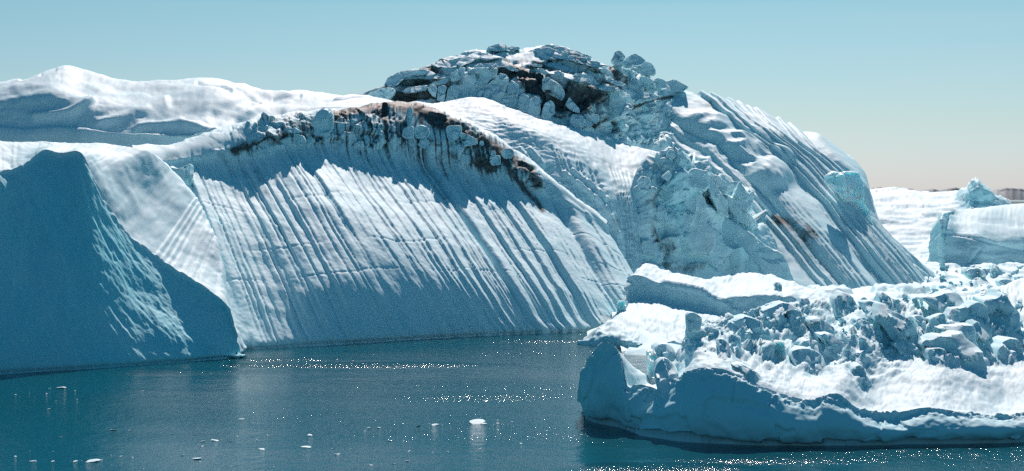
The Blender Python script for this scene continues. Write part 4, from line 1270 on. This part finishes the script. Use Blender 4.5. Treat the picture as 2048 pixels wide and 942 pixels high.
# long white slope with a peak
cols = [
    column([(1690, 530, None), (1690, 480, 20), (1690, 430, 17), (1690, 395, 13), (1690, 378, 8)], (20, 50, 90)),
    column([(1745, 530, None), (1745, 480, 20), (1745, 430, 17), (1745, 395, 13), (1745, 377, 8)], (20, 50, 90)),
    column([(1800, 530, None), (1800, 480, 20), (1800, 430, 17), (1800, 395, 13), (1800, 377, 8)], (20, 50, 90)),
    column([(1850, 530, None), (1850, 480, 20), (1850, 430, 17), (1850, 400, 13), (1850, 386, 8)], (20, 50, 90)),
    column([(1900, 530, None), (1900, 480, 20), (1900, 430, 17), (1905, 400, 14), (1908, 384, 8)], (20, 50, 90)),
    column([(1920, 530, None), (1918, 480, 22), (1916, 435, 20), (1925, 396, 24), (1935, 374, 16)], (20, 50, 90)),
    column([(1945, 530, None), (1942, 480, 26), (1942, 430, 34), (1948, 395, 48), (1950, 362, 46)], (20, 50, 90)),
    column([(1975, 530, None), (1972, 480, 24), (1972, 430, 36), (1972, 400, 50), (1968, 374, 40)], (20, 50, 90)),
    column([(2000, 530, None), (2000, 480, 24), (2000, 430, 30), (1996, 405, 40), (1988, 390, 30)], (20, 50, 90)),
    column([(2030, 530, None), (2030, 480, 24), (2030, 430, 24), (2026, 415, 30), (2018, 402, 20)], (20, 50, 90)),
]
S = Sheet(cols, 2.2)
P = S.P
pk = blob(S.X, S.Y, 1958, 395, 40, 40)
_a, _t, _e = facets(P * np.array([0.035, 0.09, 0.3]))
h = 0.8 * _t + 0.4 * (_a - 0.5) + 0.6 * fbm(P * np.array([0.04, 0.05, 0.3]), 4, 0.6) + 0.4 * fbm(P * np.array([0.12, 0.3, 0.3]), 4, 0.6) + pk * 0.7 * ridged(P * 0.1, 3)
for pts in ([(1935, 376), (1920, 400), (1905, 425)], [(1925, 392), (1912, 420)]):
    h -= 1.0 * stroke(S.X, S.Y, pts, 3)
S.push(h)
S.blue = np.clip(0.05 + 0.5 * pk, 0, 1)
solo('iceberg', S, M_FAR, at(1850, 530, water_d(530)) * np.array([1, 1, 0]), 'far white iceberg with a long gentle slope rising to a small pointed peak', 'iceberg')


# far dark ridge on the horizon
def far_hills(name, x0, x1, d, ytop, yv, seed, dirt):
    n = 260
    xs = np.linspace(x0, x1, n)
    cols = []
    pr = fbm(np.stack([xs * 0.03, xs * 0 + seed, xs * 0], -1), 3, 0.5)
    for x, a in zip(xs, pr):
        y = ytop - yv * a
        cols.append([at(x, 400, d), at(x, y + 6, d + 60), at(x, y, d + 160), at(x, 394, d + 700)])
    S = Sheet(cols, 2.5, 0)
    S.push_dir(9 * fbm(S.P * np.array([0.012, 0.012, 0.0]), 5, 0.6) * sstep(0.1, 1, S.V), (0, 0, 0.5))
    S.dirt = np.clip(dirt + 0.5 * fbm(S.P * 0.01, 4), 0, 1)
    o = add_sheet(name, S, M_HILL)
    o['kind'] = 'structure'


far_hills('hills', 1300, 2700, 5200, 379, 6, 4.0, 0.95)


# ------------------------------------------------------------------ loose ice blocks
def ico(sub):
    t = (1 + 5 ** 0.5) / 2
    v = [(-1, t, 0), (1, t, 0), (-1, -t, 0), (1, -t, 0), (0, -1, t), (0, 1, t), (0, -1, -t), (0, 1, -t), (t, 0, -1), (t, 0, 1), (-t, 0, -1), (-t, 0, 1)]
    f = [(0, 11, 5), (0, 5, 1), (0, 1, 7), (0, 7, 10), (0, 10, 11), (1, 5, 9), (5, 11, 4), (11, 10, 2), (10, 7, 6), (7, 1, 8), (3, 9, 4), (3, 4, 2), (3, 2, 6), (3, 6, 8), (3, 8, 9), (4, 9, 5), (2, 4, 11), (6, 2, 10), (8, 6, 7), (9, 8, 1)]
    v = [np.array(p) / np.linalg.norm(p) for p in v]
    for _ in range(sub):
        mid = {}
        nf = []

        def m(a, b):
            k_ = (min(a, b), max(a, b))
            if k_ not in mid:
                p = v[a] + v[b]
                v.append(p / np.linalg.norm(p))
                mid[k_] = len(v) - 1
            return mid[k_]
        for a, b, c in f:
            ab, bc, ca = m(a, b), m(b, c), m(c, a)
            nf += [(a, ab, ca), (b, bc, ab), (c, ca, bc), (ab, bc, ca)]
        f = nf
    return np.array(v), f


ICO_V, ICO_F = ico(3)
ICO2_V, ICO2_F = ico(2)


def chunk_mesh(name, seed, sharp=1.0, lowpoly=False, blue=0.3):
    r = np.random.RandomState(seed)
    v0, f0 = (ICO2_V, ICO2_F) if lowpoly else (ICO_V, ICO_F)
    v = v0.copy() * 1.25
    for _ in range(11):
        n = r.normal(size=3)
        n /= np.linalg.norm(n)
        o = 0.42 + 0.36 * r.rand()
        dd = v @ n - o
        v = v - np.clip(dd, 0, None)[:, None] * n * sharp
    v = v + 0.05 * v0 * fbm(v0 * 1.6 + seed, 3)[:, None] + 0.035 * v0 * fbm(v0 * 5 + seed, 2)[:, None]
    v /= np.abs(v).max(0)
    me = plain_mesh(name, v, f0, M_BLOCK, True)
    me.set_sharp_from_angle(angle=rad(24))
    a = me.attributes.new('dirt', 'FLOAT', 'POINT')
    a = me.attributes.new('blue', 'FLOAT', 'POINT')
    a.data.foreach_set('value', np.full(len(v), blue, np.float32))
    return me


CHUNKS = [chunk_mesh('ice_block', 700 + i, blue=0.15 + 0.5 * (i % 3) / 2) for i in range(14)]
CRUMBS = [chunk_mesh('ice_fragment', 800 + i, 0.8, True, 0.1) for i in range(8)]
rr = random.Random(3)


def place(S, px, py, w, hgt, mesh, label, group, depth=None, sink=0.3, tilt=14, name='ice_block', cat='ice block'):
    hit = S.find(px, py, 5)
    if hit is None:
        return None
    p, n = hit
    d = p[1]
    sx = w * d / FPX / 2
    sz = hgt * d / FPX / 2
    sy = (depth or (0.6 * (w + hgt))) * d / FPX / 2
    o = link(name, mesh, None, (p[0], d + sy * 0.5, p[2] + sz * (1 - 2 * sink)),
             (rad(rr.uniform(-tilt, tilt)), rad(rr.uniform(-tilt, tilt)), rad(rr.uniform(-50, 50))), (sx * 1.1, sy, sz * 1.1))
    return tag(o, label, cat, group)


def poly_block(pl, S, label, lean=0.3, blue=0.45, depth=None, group=None, dd=1.0, seed=0, rough=0.2):
    cx = sum(p[0] for p in pl) / len(pl)
    ys = [p[1] for p in pl]
    xs = [p[0] for p in pl]
    hit = S.find(cx, max(ys) - 3, 8) or S.find(cx, max(ys) + 6, 12)
    if hit is None:
        return None
    d = hit[0][1] - (dd if lean > 0.15 else -1.5)
    w = (max(xs) - min(xs)) * d / FPX
    o = slab('ice_block', pl, d, depth or max(1.5, 0.8 * w), lean if lean < 0.15 else max(lean, 0.6) + 0.5, seed + 400, 0.0, blue * 0.45, rough=0.30 if lean > 0.15 else 0.14, skirt=1.5 if lean > 0.15 else 0.2, crisp=True, mat=M_CLEAR if blue > 0.8 else None)
    return tag(o, label, 'ice block', group)


for i, (pl, lab, lean, blue, dep) in enumerate(NAMED):
    S_ = FLOE
    if i in (34, 35, 36, 37, 38):
        S_ = FIELD
    poly_block(pl, S_, lab, lean, blue, dep, 'loose ice blocks on the floe' if S_ is FLOE else 'loose ice blocks on the ice field', seed=i)
# a boulder on the tongue's ledge and blocks on the icefall side
poly_block([(1552, 572), (1556, 566), (1564, 566), (1568, 573), (1560, 577)], TONGUE, 'small dark ice boulder alone on the snowy ledge', 0.3, 0.5, 1.5, seed=91)
poly_block([(1235, 612), (1240, 604), (1250, 602), (1256, 610), (1250, 618), (1238, 618)], TONGUE, 'small turquoise ice lump at the edge of the snow tongue', 0.3, 0.9, 1.5, seed=92)

# smaller rubble, each chunk described by the larger block it lies next to
import re


def short(lab):
    return re.split(r' (?:with|on|at|beside|behind|standing|half|lying|in|where|beneath|just|near|low at|leaning|under|next|alone) ', lab)[0]


FLOE_B = [(sum(p[0] for p in n[0]) / len(n[0]), sum(p[1] for p in n[0]) / len(n[0]), short(n[1])) for n in NAMED[:34]]
FIELD_B = [(sum(p[0] for p in n[0]) / len(n[0]), sum(p[1] for p in n[0]) / len(n[0]), short(n[1])) for n in NAMED[34:]]


def beside(px, py, blocks):
    return min(blocks, key=lambda b: (b[0] - px) ** 2 + 2 * (b[1] - py) ** 2)[2]


n_ok = 0
for i in range(700):
    if rr.random() < 0.55:
        px, py = rr.uniform(1330, 1740), rr.uniform(612, 735)
        if py > 690 + 0.12 * (px - 1330) or py < 690 - 0.35 * (px - 1330):
            continue
    else:
        px, py = rr.uniform(1660, 2045), rr.uniform(592, 715)
    w = 4.5 + 13 * rr.random() ** 2.2
    if place(FLOE, px, py, w, w * rr.uniform(0.5, 0.95), rr.choice(CHUNKS), ('small' if w < 12 else 'larger') + ' loose ice chunk in the rubble beside the ' + beside(px, py, FLOE_B), 'ice rubble on the floe', tilt=30):
        n_ok += 1
    if n_ok >= 280:
        break
n_ok = 0
for i in range(200):
    px, py = rr.uniform(1840, 2046), rr.uniform(528, 592)
    w = 5 + 16 * rr.random() ** 2
    if place(FIELD, px, py, w, w * rr.uniform(0.4, 0.7), rr.choice(CHUNKS), 'loose ice chunk in the far ice field beside the ' + beside(px, py, FIELD_B), 'ice chunks in the far ice field', tilt=25):
        n_ok += 1
    if n_ok >= 55:
        break

# floating bits of brash ice
BITS = [(125, 776, 26), (99, 777, 5), (285, 782, 6), (98, 818, 8), (122, 875, 7), (228, 860, 14), (260, 861, 10), (30, 913, 8), (65, 923, 18), (105, 923, 10), (150, 923, 14), (185, 923, 28), (243, 913, 8), (367, 911, 10), (395, 918, 22), (400, 924, 7),
        (482, 839, 16), (523, 899, 16), (612, 895, 22), (620, 871, 16), (676, 909, 16), (675, 911, 10), (758, 856, 12), (780, 882, 12), (836, 852, 12), (870, 850, 18), (952, 846, 38), (968, 848, 16), (996, 847, 10), (896, 904, 7), (742, 931, 10), (788, 928, 10),
        (815, 922, 10), (716, 921, 6), (1042, 887, 7), (406, 883, 12), (430, 881, 14), (405, 893, 8), (665, 898, 9), (808, 882, 6), (1176, 901, 9), (738, 856, 9), (865, 905, 5), (915, 893, 5), (960, 898, 5), (925, 888, 5)]
for k in range(60):
    cx, cy, sxx = rr.choice(((480, 878, 70), (780, 900, 120), (180, 923, 120), (700, 857, 180), (930, 850, 120), (130, 790, 90), (560, 935, 200), (330, 900, 200)))
    BITS.append((cx + rr.gauss(0, sxx * 0.6), cy + rr.gauss(0, 5), 2.5 + 3.5 * rr.random()))
for (px, py, w) in BITS:
    if px < 4 or px > 1150 or py > 938 or py < 765:
        continue
    d = water_d(py)
    s = w * 0.8 * d / FPX / 2
    o = link('ice_fragment', rr.choice(CRUMBS), None, ((px - 1024) / FPX * d, d, 0.12 * s), (rad(rr.uniform(-8, 8)), rad(rr.uniform(-8, 8)), rad(rr.uniform(0, 360))),
             (s * 1.05, s * rr.uniform(0.9, 1.6), max(0.05, s * rr.uniform(0.13, 0.24))))
    size_word = 'broad flat white' if w > 20 else 'small white' if w > 9 else 'tiny white'
    zone = 'below the dark wedge-shaped iceberg' if px < 520 and py < 800 else 'on open water near the rubble-topped floe' if px > 820 else 'on the open dark water'
    tag(o, size_word + ' ice fragment floating ' + zone, 'ice fragment', 'floating ice fragments')
